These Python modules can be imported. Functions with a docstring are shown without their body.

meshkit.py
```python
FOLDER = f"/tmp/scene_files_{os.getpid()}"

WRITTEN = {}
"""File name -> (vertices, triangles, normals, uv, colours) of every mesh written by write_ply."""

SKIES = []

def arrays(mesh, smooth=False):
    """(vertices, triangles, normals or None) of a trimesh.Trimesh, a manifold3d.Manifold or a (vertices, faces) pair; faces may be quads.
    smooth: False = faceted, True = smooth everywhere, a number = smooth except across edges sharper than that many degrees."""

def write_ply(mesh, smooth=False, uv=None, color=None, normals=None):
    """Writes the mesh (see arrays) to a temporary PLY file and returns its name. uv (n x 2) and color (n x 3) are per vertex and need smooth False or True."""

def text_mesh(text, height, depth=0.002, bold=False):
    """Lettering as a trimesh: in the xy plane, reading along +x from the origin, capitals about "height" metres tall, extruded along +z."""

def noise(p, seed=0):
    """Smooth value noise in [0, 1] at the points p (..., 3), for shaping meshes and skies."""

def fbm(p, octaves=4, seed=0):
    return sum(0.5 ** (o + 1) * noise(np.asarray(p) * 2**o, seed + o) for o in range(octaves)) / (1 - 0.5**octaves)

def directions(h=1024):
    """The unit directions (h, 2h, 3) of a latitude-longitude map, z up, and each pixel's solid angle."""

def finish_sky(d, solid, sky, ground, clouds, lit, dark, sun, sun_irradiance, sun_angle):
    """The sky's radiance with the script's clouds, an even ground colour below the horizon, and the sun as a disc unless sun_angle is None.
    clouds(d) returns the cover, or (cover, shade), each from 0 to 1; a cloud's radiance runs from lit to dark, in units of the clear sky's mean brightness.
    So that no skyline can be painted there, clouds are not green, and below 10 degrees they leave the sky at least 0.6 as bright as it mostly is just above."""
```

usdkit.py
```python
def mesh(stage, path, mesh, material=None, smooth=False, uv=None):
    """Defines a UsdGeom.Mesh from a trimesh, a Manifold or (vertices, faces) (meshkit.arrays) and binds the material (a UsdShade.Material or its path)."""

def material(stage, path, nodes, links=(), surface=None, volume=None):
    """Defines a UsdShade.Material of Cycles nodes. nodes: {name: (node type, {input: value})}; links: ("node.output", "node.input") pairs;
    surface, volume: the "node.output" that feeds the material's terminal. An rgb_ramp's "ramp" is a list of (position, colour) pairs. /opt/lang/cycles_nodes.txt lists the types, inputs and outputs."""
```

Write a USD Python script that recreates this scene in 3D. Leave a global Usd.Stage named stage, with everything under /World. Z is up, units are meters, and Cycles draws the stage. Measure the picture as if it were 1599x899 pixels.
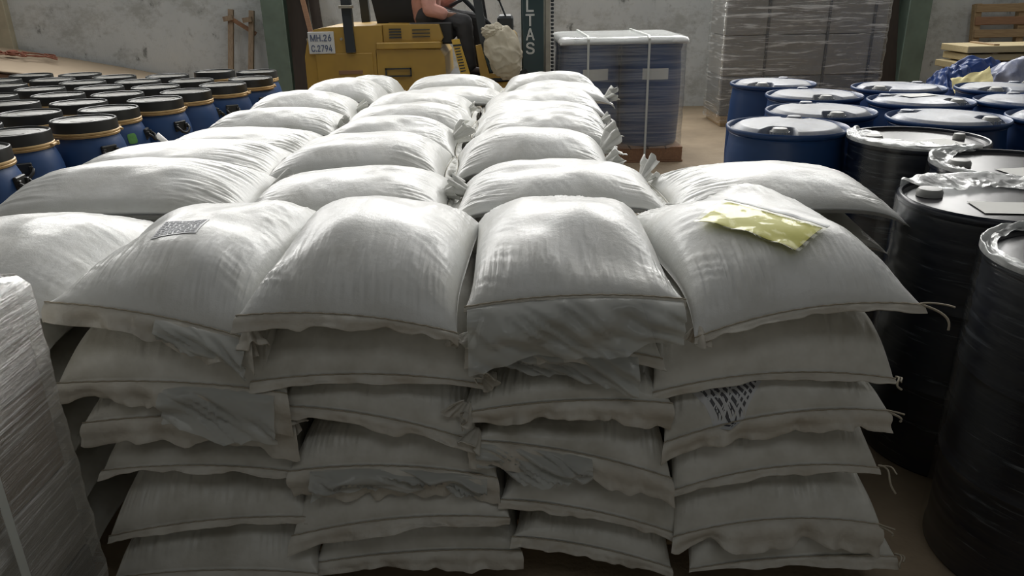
import math, random, numpy as np, trimesh, usdkit, meshkit
import manifold3d as m3
from scipy.interpolate import LinearNDInterpolator
from pxr import Usd, UsdGeom, UsdLux, UsdShade, Gf, Sdf
from meshkit import noise, fbm

stage = Usd.Stage.CreateInMemory()
UsdGeom.SetStageUpAxis(stage, 'Z'); UsdGeom.SetStageMetersPerUnit(stage, 1.0)
UsdGeom.Xform.Define(stage, '/World'); UsdGeom.Scope.Define(stage, '/World/Looks')
W = '/World'
rng = random.Random(7); nrng = np.random.default_rng(7)

# ------------------------------------------------------------------ camera
PITCH, ROLL, FPX, CAMH = math.radians(21.54), math.radians(-1.1), 1190.6, 1.581
cam = UsdGeom.Camera.Define(stage, W + '/camera')
fwd = np.array([0, math.cos(PITCH), -math.sin(PITCH)]); rt = np.array([1., 0, 0]); up = np.cross(rt, fwd)
c_, s_ = math.cos(ROLL), math.sin(ROLL)
r2, u2 = c_ * rt + s_ * up, -s_ * rt + c_ * up
M = Gf.Matrix4d(*[float(x) for x in (*r2, 0, *u2, 0, *(-fwd), 0, 0, 0, CAMH, 1)])
cam.AddTransformOp().Set(M)
cam.CreateHorizontalApertureAttr(36.0); cam.CreateVerticalApertureAttr(36.0 * 899 / 1599)
cam.CreateFocalLengthAttr(36.0 * FPX / 1599)
cam.CreateClippingRangeAttr(Gf.Vec2f(0.05, 200))
cam.CreateExposureAttr(0.0)

# ------------------------------------------------------------------ light: daylight through the rooflights, dim hall behind
dome = UsdLux.DomeLight.Define(stage, W + '/sky'); dome.CreateIntensityAttr(0.05); dome.CreateColorAttr(Gf.Vec3f(0.92, 0.97, 1.0))
def rooflight(name, x, y, z, w, l, power, color=(1.0, 0.985, 0.955), rx=0):
    L = UsdLux.RectLight.Define(stage, W + '/' + name)
    L.AddTranslateOp().Set(Gf.Vec3d(x, y, z)); L.AddRotateXOp().Set(rx)
    L.CreateWidthAttr(w); L.CreateHeightAttr(l); L.CreateIntensityAttr(power); L.CreateColorAttr(Gf.Vec3f(*color))
ROOF_POWER, WINDOW_POWER = 2.0, 9.4
for i, x in enumerate((-4.6, -1.6, 1.4, 4.4)):
    rooflight('rooflight' + ('' if i == 0 else f'_{i:03d}'), x, 6.2, 5.6, 1.5, 5.2, ROOF_POWER)
for i, x in enumerate((-5.6, -2.8, 0.0, 2.8, 5.6)):      # translucent sheets high in the back wall, light coming over the forklift
    rooflight('clerestory' + ('' if i == 0 else f'_{i:03d}'), x, 10.68, 4.05, 2.35, 2.7, WINDOW_POWER, rx=-90)

rooflight('rear_rooflight', 1.0, -2.0, 5.6, 5.0, 1.6, 1.0, (.95, .98, 1.0))      # dirty rooflight behind the camera

# ------------------------------------------------------------------ helpers
used = {}
def numbered(path):
    k = used.get(path, -1) + 1; used[path] = k
    return path if k == 0 else f'{path}_{k:03d}'
def setd(p, label=None, cat=None, group=None, kind=None):
    for k, v in (('label', label), ('category', cat), ('group', group), ('kind', kind)):
        if v: p.SetCustomDataByKey(k, v)
def thing(name, label, cat, loc=(0, 0, 0), rotz=0, group=None, kind=None):
    x = UsdGeom.Xform.Define(stage, numbered(f'{W}/{name}'))
    x.AddTranslateOp().Set(Gf.Vec3d(*map(float, loc)))
    if rotz: x.AddRotateZOp().Set(math.degrees(rotz))
    p = x.GetPrim(); setd(p, label, cat, group, kind)
    return p
def obj(name, mesh, m, parent=None, smooth=35, **kw):
    base = str(parent.GetPath()) if parent is not None else W
    g = usdkit.mesh(stage, numbered(f'{base}/{name}'), mesh, MAT[m], smooth=smooth)
    p = g.GetPrim()
    if kw: setd(p, **kw)
    return p
def struct(name, mesh, m, parent=None, smooth=35, **kw):
    return obj(name, mesh, m, parent, smooth, kind='structure', **kw)
def dup(src, loc, rotz, label, cat, group=None):
    p = thing(src.GetName().rsplit('_0', 1)[0], label, cat, loc, rotz, group)
    p.GetReferences().AddInternalReference(src.GetPath()); p.SetInstanceable(True)
    return p
cat_ = trimesh.util.concatenate
def box(x0, x1, y0, y1, z0, z1, ch=0.0):
    if ch <= 0:
        b = trimesh.creation.box((x1 - x0, y1 - y0, z1 - z0)); b.apply_translation(((x0 + x1) / 2, (y0 + y1) / 2, (z0 + z1) / 2)); return b
    pts = []
    for X in (x0, x1):
        for Y in (y0, y1):
            for Z in (z0, z1):
                sx, sy, sz = (1 if X == x0 else -1), (1 if Y == y0 else -1), (1 if Z == z0 else -1)
                pts += [(X + ch * sx, Y + ch * sy, Z), (X + ch * sx, Y, Z + ch * sz), (X, Y + ch * sy, Z + ch * sz)]
    return trimesh.convex.convex_hull(np.array(pts))
def tube(pts, r, n=8, closed=False):
    P = np.asarray(pts, float); k = len(P); R = np.broadcast_to(np.asarray(r, float), (k,))
    T = (np.roll(P, -1, 0) - np.roll(P, 1, 0)) if closed else np.gradient(P, axis=0)
    T /= np.linalg.norm(T, axis=1, keepdims=True) + 1e-12
    ref = np.array([0, 0, 1.]) if abs(T[:, 2]).mean() < 0.8 else np.array([1., 0, 0])
    A = np.cross(T, ref); A /= np.linalg.norm(A, axis=1, keepdims=True) + 1e-12; B = np.cross(T, A)
    th = np.linspace(0, 2 * np.pi, n, endpoint=False)
    V = (P[:, None] + R[:, None, None] * (np.cos(th)[None, :, None] * A[:, None] + np.sin(th)[None, :, None] * B[:, None])).reshape(-1, 3)
    F = []
    for i in range(k if closed else k - 1):
        a, b = i * n, ((i + 1) % k) * n
        for j in range(n):
            j2 = (j + 1) % n; F += [(a + j, b + j, b + j2), (a + j, b + j2, a + j2)]
    if not closed:
        V = np.vstack([V, P[0], P[-1]])
        for j in range(n):
            j2 = (j + 1) % n; F += [(k * n, j, j2), (k * n + 1, (k - 1) * n + j2, (k - 1) * n + j)]
    m = trimesh.Trimesh(V, np.array(F), process=False); m.fix_normals(); return m
def lathe(prof, n=64):
    return trimesh.creation.revolve(np.array(prof, float), sections=n)
def extr(poly, h, axis='z'):
    from shapely.geometry import Polygon
    return trimesh.creation.extrude_polygon(Polygon(poly), h, engine='earcut')
def side(poly, y0, y1):
    """a polygon in x, z made solid from y0 to y1"""
    m = extr(poly, y1 - y0); v = m.vertices.copy()
    m = trimesh.Trimesh(np.stack([v[:, 0], y0 + v[:, 2], v[:, 1]], 1), m.faces[:, ::-1], process=False); return m
def beam(a, b, w, h):
    """square bar from a to b"""
    a, b = np.array(a, float), np.array(b, float); d = b - a; L = np.linalg.norm(d); d /= L
    ref = np.array([0, 0, 1.]) if abs(d[2]) < .9 else np.array([0, 1., 0])
    s = np.cross(d, ref); s /= np.linalg.norm(s); t = np.cross(s, d)
    m = trimesh.creation.box((w, h, L)); T = np.eye(4); T[:3, 0], T[:3, 1], T[:3, 2], T[:3, 3] = s, t, d, (a + b) / 2
    m.apply_transform(T); return m
def bones(joints, links, res=0.02, it=8):
    ms = []
    for a, b in links:
        pa, ra = joints[a]; pb, rb = joints[b]
        sa = m3.Manifold.sphere(ra, 20).translate(tuple(map(float, pa))); sb = m3.Manifold.sphere(rb, 20).translate(tuple(map(float, pb)))
        ms.append(m3.Manifold.batch_hull([sa, sb]))
    u = m3.Manifold.batch_boolean(ms, m3.OpType.Add).refine_to_length(res).to_mesh()
    m = trimesh.Trimesh(u.vert_properties[:, :3], u.tri_verts)
    trimesh.smoothing.filter_taubin(m, iterations=it); return m
def sheet(P, th):
    """thin closed sheet from a grid of points (n, m, 3)"""
    n, m, _ = P.shape
    du, dv = np.gradient(P, axis=0), np.gradient(P, axis=1)
    N = np.cross(du, dv); N /= np.linalg.norm(N, axis=2, keepdims=True) + 1e-9
    A, B = P + N * th / 2, P - N * th / 2
    idx = np.arange(n * m).reshape(n, m); o = n * m
    q = np.stack([idx[:-1, :-1], idx[1:, :-1], idx[1:, 1:], idx[:-1, 1:]], -1).reshape(-1, 4)
    F = [q, q[:, ::-1] + o]
    for e in (idx[0], idx[-1][::-1], idx[:, -1], idx[:, 0][::-1]):
        F.append(np.stack([e[:-1], e[1:], e[1:] + o, e[:-1] + o], -1))
    F = np.vstack(F); T = np.vstack([F[:, [0, 1, 2]], F[:, [0, 2, 3]]])
    t = trimesh.Trimesh(np.vstack([A.reshape(-1, 3), B.reshape(-1, 3)]), T, process=False); t.fix_normals(); return t
def blob(c, r, seed, amp=.2, sub=4, fr=2.5):
    m = trimesh.creation.icosphere(sub); v = m.vertices.copy()
    n = fbm(v * fr + seed * 7.3, 3, seed) - .5; q = v + .35 * (fbm(v * 2 + seed, 2, seed + 9) - .5)[:, None]
    rid = 1 - abs(2 * noise(q * np.array([fr * 2.6, fr * 1.0, fr * .9]) + 3.1 * seed, seed + 3) - 1); rid2 = 1 - abs(2 * noise(q * np.array([fr * .9, fr * 1.1, fr * 3.2]) + 5.1 * seed, seed + 4) - 1)
    v *= (1 + amp * n + amp * .30 * rid ** 2 + amp * .22 * rid2 ** 2)[:, None]
    m.vertices = v * np.array(r) + np.array(c); return m

# ------------------------------------------------------------------ materials
MAT = {}
def mat(name, nodes, links=(), surface='p.BSDF', volume=None):
    MAT[name] = usdkit.material(stage, f'{W}/Looks/{name}', nodes, links, surface=surface, volume=volume)
def simple(name, col, rough=.5, metal=0, var=0.0, scale=6., bump=0.0, bscale=40., stretch=(1, 1, 1), dark=None, **kw):
    """colour varied by noise, with fine relief"""
    dark = dark or tuple(c * (1 - .45) for c in col)
    nodes = {'g': ('texture_coordinate', {}), 'm': ('mapping', {'scale': stretch}), 'n': ('noise_texture', {'scale': scale, 'detail': 5., 'roughness': .6}),
             'r': ('rgb_ramp', {'ramp': [(.3, tuple(a + (b - a) * var for a, b in zip(col, dark))), (.7, col)]}),
             'p': ('principled_bsdf', {'roughness': rough, 'metallic': metal, **kw})}
    links = [('g.object', 'm.vector'), ('m.vector', 'n.vector'), ('n.fac', 'r.fac'), ('r.color', 'p.base_color')]
    if bump:
        nodes['bn'] = ('noise_texture', {'scale': bscale, 'detail': 4.}); nodes['b'] = ('bump', {'strength': bump, 'distance': .01})
        links += [('m.vector', 'bn.vector'), ('bn.fac', 'b.height'), ('b.normal', 'p.normal')]
    mat(name, nodes, links)

# woven polypropylene: off-white with a soft sheen, dusty patches, fine creases
def woven(name, clean, dirty, lo, hi):
    mat(name, {'g': ('geometry', {}), 'n1': ('noise_texture', {'scale': 5.5, 'detail': 6., 'roughness': .62}),
               'r1': ('rgb_ramp', {'ramp': [(lo, dirty), (hi, clean)]}),
               'wv': ('noise_texture', {'scale': 55., 'detail': 5., 'roughness': .65}), 'b1': ('bump', {'strength': .22, 'distance': .006}),
               'fine': ('noise_texture', {'scale': 420., 'detail': 2.}), 'b2': ('bump', {'strength': .10, 'distance': .002}),
               'p': ('principled_bsdf', {'roughness': .35, 'specular_ior_level': .55, 'sheen_weight': .1})},
        [('g.position', 'n1.vector'), ('n1.fac', 'r1.fac'), ('r1.color', 'p.base_color'), ('g.position', 'wv.vector'), ('wv.fac', 'b1.height'),
         ('g.position', 'fine.vector'), ('fine.fac', 'b2.height'), ('b1.normal', 'b2.normal'), ('b2.normal', 'p.normal')])
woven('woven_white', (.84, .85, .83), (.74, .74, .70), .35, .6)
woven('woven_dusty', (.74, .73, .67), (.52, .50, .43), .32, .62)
simple('hem', (.72, .70, .63), .5, var=.6, scale=9, bump=.25, bscale=60, dark=(.42, .36, .28))
simple('hem_clean', (.82, .82, .78), .5, var=.3, scale=9, bump=.25, bscale=60)
simple('thread', (.46, .41, .32), .8, var=.5, scale=40)
simple('thread_white', (.75, .72, .62), .8, var=.3, scale=40)
mat('liner', {'t': ('transparent_bsdf', {'color': (.95, .96, .95)}), 'p': ('principled_bsdf', {'base_color': (.80, .81, .78), 'roughness': .16}),
              'l': ('layer_weight', {'blend': .35}), 'mr': ('map_range', {'from_min': 0., 'from_max': 1., 'to_min': .38, 'to_max': .85}), 'm': ('mix_closure', {})},
    [('l.facing', 'mr.value'), ('mr.result', 'm.fac'), ('t.BSDF', 'm.closure1'), ('p.BSDF', 'm.closure2')], surface='m.closure')
simple('print_panel', (.66, .67, .68), .5)
simple('print_pale', (.76, .77, .79), .45)
simple('ink', (.10, .10, .11), .6)
simple('ink_faded', (.42, .43, .46), .6)
# stretch film: mostly clear, milky in the creases that run along the wraps
def film(name, stretch, lo, hi, amin, amax, rough=.16, tint=(.83, .84, .83), bump=.5, g0=.05, g1=.7):
    mat(name, {'g': ('geometry', {}), 'mp': ('mapping', {'scale': stretch}), 'n': ('noise_texture', {'scale': 1., 'detail': 6., 'roughness': .65, 'distortion': .5}),
               'r': ('map_range', {'from_min': lo, 'from_max': hi, 'to_min': amin, 'to_max': amax, 'clamp': True}),
               't': ('transparent_bsdf', {'color': (.96, .97, .97)}), 'p': ('principled_bsdf', {'base_color': tint, 'roughness': rough}),
               'gl': ('glossy_bsdf', {'color': (1., 1., 1.), 'roughness': rough * .7}), 'lw': ('layer_weight', {'blend': .22}), 'fr': ('map_range', {'from_min': 0., 'from_max': 1., 'to_min': g0, 'to_max': g1, 'clamp': True}),
               'b': ('bump', {'strength': bump, 'distance': .012}), 'm1': ('mix_closure', {}), 'm2': ('mix_closure', {})},
        [('g.position', 'mp.vector'), ('mp.vector', 'n.vector'), ('n.fac', 'r.value'), ('n.fac', 'b.height'), ('b.normal', 'p.normal'), ('b.normal', 'gl.normal'), ('b.normal', 'lw.normal'), ('lw.facing', 'fr.value'),
         ('r.result', 'm1.fac'), ('t.BSDF', 'm1.closure1'), ('p.BSDF', 'm1.closure2'), ('fr.result', 'm2.fac'), ('m1.closure', 'm2.closure1'), ('gl.BSDF', 'm2.closure2')], surface='m2.closure')
film('film_drum', (4, 4, 60), .58, .84, .0, .28, bump=.35, g0=.012, g1=.45, tint=(.62, .70, .80))
film('film_pallet', (2.2, 2.2, 85), .50, .64, .05, .66, rough=.12, bump=1.0, g0=.12, g1=.7, tint=(.92, .93, .92))
film('film_far', (2.6, 2.6, 36), .53, .66, .03, .62, rough=.13, bump=1.0, g0=.10, g1=.7, tint=(.90, .91, .91))
film('film_blue', (1.2, 1.2, 42), .40, .78, .07, .36, rough=.2, g0=.04, g1=.5)
film('film_sheet', (9, 9, 9), .4, .7, .15, .55, rough=.32, g0=.04, g1=.3)
simple('blue_plastic', (.016, .060, .190), .38, var=.4, scale=5, bump=.03, bscale=90, dark=(.018, .045, .12))
# head of the drums: the same blue under patchy dust
mat('blue_dusty', {'g': ('geometry', {}), 'n': ('noise_texture', {'scale': 4.5, 'detail': 7., 'roughness': .7}), 'r': ('rgb_ramp', {'ramp': [(.34, (.05, .08, .16)), (.62, (.25, .26, .28))]}),
                   'p': ('principled_bsdf', {'roughness': .34}), 'mr': ('map_range', {'from_min': .3, 'from_max': .7, 'to_min': .30, 'to_max': .55})},
    [('g.position', 'n.vector'), ('n.fac', 'r.fac'), ('r.color', 'p.base_color'), ('n.fac', 'mr.value'), ('mr.result', 'p.roughness')])
simple('barrel_blue', (.024, .075, .215), .44, var=.5, scale=4, bump=.03, bscale=70, dark=(.016, .045, .13))
simple('black_plastic', (.030, .032, .032), .38, var=.5, scale=9, bump=.04, bscale=60)
simple('lid_panel', (.25, .245, .22), .36, var=.8, scale=6, bump=.05, bscale=50, dark=(.15, .15, .14))
simple('gold_ring', (.60, .42, .20), .42, metal=.25, var=.5, scale=14, dark=(.36, .22, .09))
simple('green_sticker', (.13, .36, .09), .5, var=.5, scale=30, dark=(.05, .2, .04))
simple('drum_black', (.008, .011, .022), .26, var=.4, scale=4)
simple('drum_lid', (.075, .072, .076), .33, var=.7, scale=4, dark=(.02, .02, .025))
simple('cap_grey', (.42, .42, .40), .4, var=.3)
simple('paper', (.74, .74, .70), .55, var=.2)
mat('wall_plaster', {'g': ('geometry', {}), 'n1': ('noise_texture', {'scale': .55, 'detail': 6., 'roughness': .65}),
                     'r1': ('rgb_ramp', {'ramp': [(.30, (.50, .53, .545)), (.52, (.61, .635, .64)), (.75, (.68, .68, .655))]}),
                     'mp': ('mapping', {'scale': (1., 1., .55)}), 'v': ('noise_texture', {'scale': 5.5, 'detail': 7., 'roughness': .72}),
                     'r2': ('rgb_ramp', {'ramp': [(.325, (.24, .24, .23)), (.365, (.80, .80, .80)), (.44, (1, 1, 1))]}),
                     'mp3': ('mapping', {'scale': (1., 1., 1.5)}), 'sc': ('noise_texture', {'scale': 1.7, 'detail': 5., 'roughness': .8}),
                     'r3': ('rgb_ramp', {'ramp': [(.34, (.66, .65, .62)), (.50, (1, 1, 1))]}),
                     'm1': ('mix_color', {'blend_type': 'multiply', 'fac': .8}), 'm2': ('mix_color', {'blend_type': 'multiply', 'fac': .8}),
                     'b': ('bump', {'strength': .4, 'distance': .02}), 'p': ('principled_bsdf', {'roughness': .85})},
    [('g.position', 'n1.vector'), ('n1.fac', 'r1.fac'), ('g.position', 'mp.vector'), ('mp.vector', 'v.vector'), ('v.fac', 'r2.fac'), ('g.position', 'mp3.vector'), ('mp3.vector', 'sc.vector'),
     ('sc.fac', 'r3.fac'), ('r1.color', 'm1.a'), ('r2.color', 'm1.b'), ('m1.result', 'm2.a'), ('r3.color', 'm2.b'), ('m2.result', 'p.base_color'), ('v.fac', 'b.height'), ('b.normal', 'p.normal')])
mat('floor_concrete', {'g': ('geometry', {}), 'n1': ('noise_texture', {'scale': 1.1, 'detail': 8., 'roughness': .65}),
                       'r1': ('rgb_ramp', {'ramp': [(.3, (.21, .16, .105)), (.55, (.33, .255, .17)), (.75, (.40, .32, .22))]}),
                       'n2': ('noise_texture', {'scale': 60., 'detail': 3.}), 'b': ('bump', {'strength': .3, 'distance': .01}), 'p': ('principled_bsdf', {'roughness': .8})},
    [('g.position', 'n1.vector'), ('n1.fac', 'r1.fac'), ('r1.color', 'p.base_color'), ('g.position', 'n2.vector'), ('n2.fac', 'b.height'), ('b.normal', 'p.normal')])
simple('green_paint', (.16, .22, .18), .5, var=.5, scale=5, dark=(.07, .09, .075))
simple('dark_board', (.045, .032, .024), .7, var=.6, scale=4, stretch=(6, 6, 1))
simple('roof_sheet', (.10, .10, .10), .8, var=.3)
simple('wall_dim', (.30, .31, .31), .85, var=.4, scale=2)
simple('wood', (.42, .30, .17), .7, var=.7, scale=5, stretch=(1.2, 12, 12), bump=.2, bscale=14, dark=(.22, .14, .07))
simple('wood_pale', (.52, .43, .24), .7, var=.5, scale=5, stretch=(1.2, 12, 12), bump=.2, bscale=14, dark=(.36, .28, .14))
simple('wood_post', (.38, .29, .20), .75, var=.7, scale=5, stretch=(12, 12, 1.2), bump=.2, bscale=14, dark=(.18, .12, .08))
simple('wood_red', (.34, .19, .11), .7, var=.6, scale=5, stretch=(1.2, 12, 12), dark=(.18, .10, .06))
simple('plywood', (.44, .35, .25), .7, var=.5, scale=1.5, dark=(.30, .23, .16))
simple('rope_red', (.25, .09, .055), .8, var=.5, scale=20)
simple('door_teal', (.10, .20, .21), .5, var=.4)
simple('frame_cream', (.50, .45, .33), .6, var=.5, scale=6)
simple('yellow_paint', (.50, .31, .055), .42, var=.45, scale=4, bump=.05, bscale=30, dark=(.28, .17, .05))
simple('yellow_bright', (.78, .50, .07), .45, var=.3, scale=6)
simple('steel_dark', (.035, .042, .048), .42, var=.4, scale=6)
simple('mast_teal', (.020, .050, .055), .35, var=.4, scale=5)
simple('steel_pale', (.40, .38, .32), .45, metal=.3, var=.5, scale=10)
simple('tyre', (.02, .02, .02), .8)
simple('seat_black', (.013, .013, .014), .45, var=.3)
simple('letter_white', (.62, .64, .62), .6, var=.25, scale=20)
simple('plate_white', (.72, .74, .74), .5, var=.15)
simple('plate_ink', (.12, .15, .24), .6)
simple('cream_sack', (.68, .62, .48), .6, var=.5, scale=6, bump=.4, bscale=16)
simple('skin', (.26, .13, .08), .5, var=.15, subsurface_weight=.1)
simple('hair', (.012, .010, .009), .5)
simple('pink_shirt', (.74, .38, .31), .8, var=.35, scale=9, bump=.3, bscale=12)
simple('trousers', (.055, .055, .058), .8, var=.4, scale=8, bump=.3, bscale=12)
simple('shoe', (.05, .03, .025), .5)
simple('white_cover', (.78, .79, .78), .3, var=.2, bump=.3, bscale=8)
simple('strap_pale', (.62, .65, .62), .4)
simple('carton_grey', (.25, .24, .225), .6, var=.6, scale=5, dark=(.15, .145, .135))
simple('carton_dark', (.13, .135, .14), .6, var=.5, scale=4)
simple('carton_tan', (.50, .47, .42), .6, var=.4, scale=5)
simple('carton_brown', (.36, .29, .22), .7, var=.4, scale=5)
simple('tarp_blue', (.02, .055, .20), .35, var=.5, scale=5, bump=.5, bscale=9, dark=(.01, .02, .08))
simple('tarp_grey', (.30, .31, .36), .3, var=.7, scale=6, bump=.5, bscale=9, dark=(.06, .09, .22))
simple('yellow_paper', (.78, .76, .17), .5, var=.15, scale=8)
simple('cream_yellow', (.78, .70, .36), .6, var=.3)
mat('sleeve', {'g': ('geometry', {}), 'n': ('noise_texture', {'scale': 26., 'detail': 3.}), 'b': ('bump', {'strength': .15, 'distance': .01}), 't': ('transparent_bsdf', {'color': (.98, .98, .95)}),
               'gl': ('glossy_bsdf', {'color': (1, 1, 1), 'roughness': .08}), 'lw': ('layer_weight', {'blend': .25}), 'f': ('map_range', {'to_min': .02, 'to_max': .06, 'clamp': True}), 'm': ('mix_closure', {})},
    [('g.position', 'n.vector'), ('n.fac', 'b.height'), ('b.normal', 'gl.normal'), ('b.normal', 'lw.normal'), ('lw.facing', 'f.value'), ('f.result', 'm.fac'), ('t.BSDF', 'm.closure1'), ('gl.BSDF', 'm.closure2')], surface='m.closure')

# ------------------------------------------------------------------ the hall
X0, X1, Y0, Y1, ZC = -9.0, 9.0, -5.0, 10.75, 5.75
struct('floor', box(X0, X1, Y0, Y1 + .3, -.1, 0), 'floor_concrete', label='dusty tan concrete floor of the warehouse')
struct('wall_back', box(X0, X1, Y1, Y1 + .25, 0, ZC), 'wall_plaster', label='stained grey plastered wall behind the forklift')
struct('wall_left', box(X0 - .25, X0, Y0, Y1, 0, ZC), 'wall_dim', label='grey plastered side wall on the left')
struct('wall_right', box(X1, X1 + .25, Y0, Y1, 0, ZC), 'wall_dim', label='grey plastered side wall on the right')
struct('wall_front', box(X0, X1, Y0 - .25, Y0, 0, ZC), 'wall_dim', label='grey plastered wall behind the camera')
struct('ceiling', box(X0, X1, Y0, Y1, ZC, ZC + .1), 'roof_sheet', label='grey sheet roof with rooflights')
# steel columns against the wall: front flange, web, rear flange, base plate
def column(n, x0, x1, label):
    t = thing(f'trim_{n}', label, 'column', (0, 0, 0), kind='structure')
    y = 10.2
    obj('flange', box(x0, x1, y, y + .025, 0, ZC, .004), 'green_paint', t); obj('flange', box(x0, x1, y + .50, y + .525, 0, ZC, .004), 'green_paint', t)
    xm = (x0 + x1) / 2
    obj('web', box(xm - .012, xm + .012, y + .025, y + .5, 0, ZC), 'green_paint', t)
    obj('base_plate', box(x0 - .06, x1 + .06, y - .06, y + .54, 0, .03, .004), 'green_paint', t)
column(1, -3.08, -2.80, 'green painted steel column left of the forklift')
column(2, 5.08, 5.36, 'green painted steel column right of the grey wrapped load')

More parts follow.
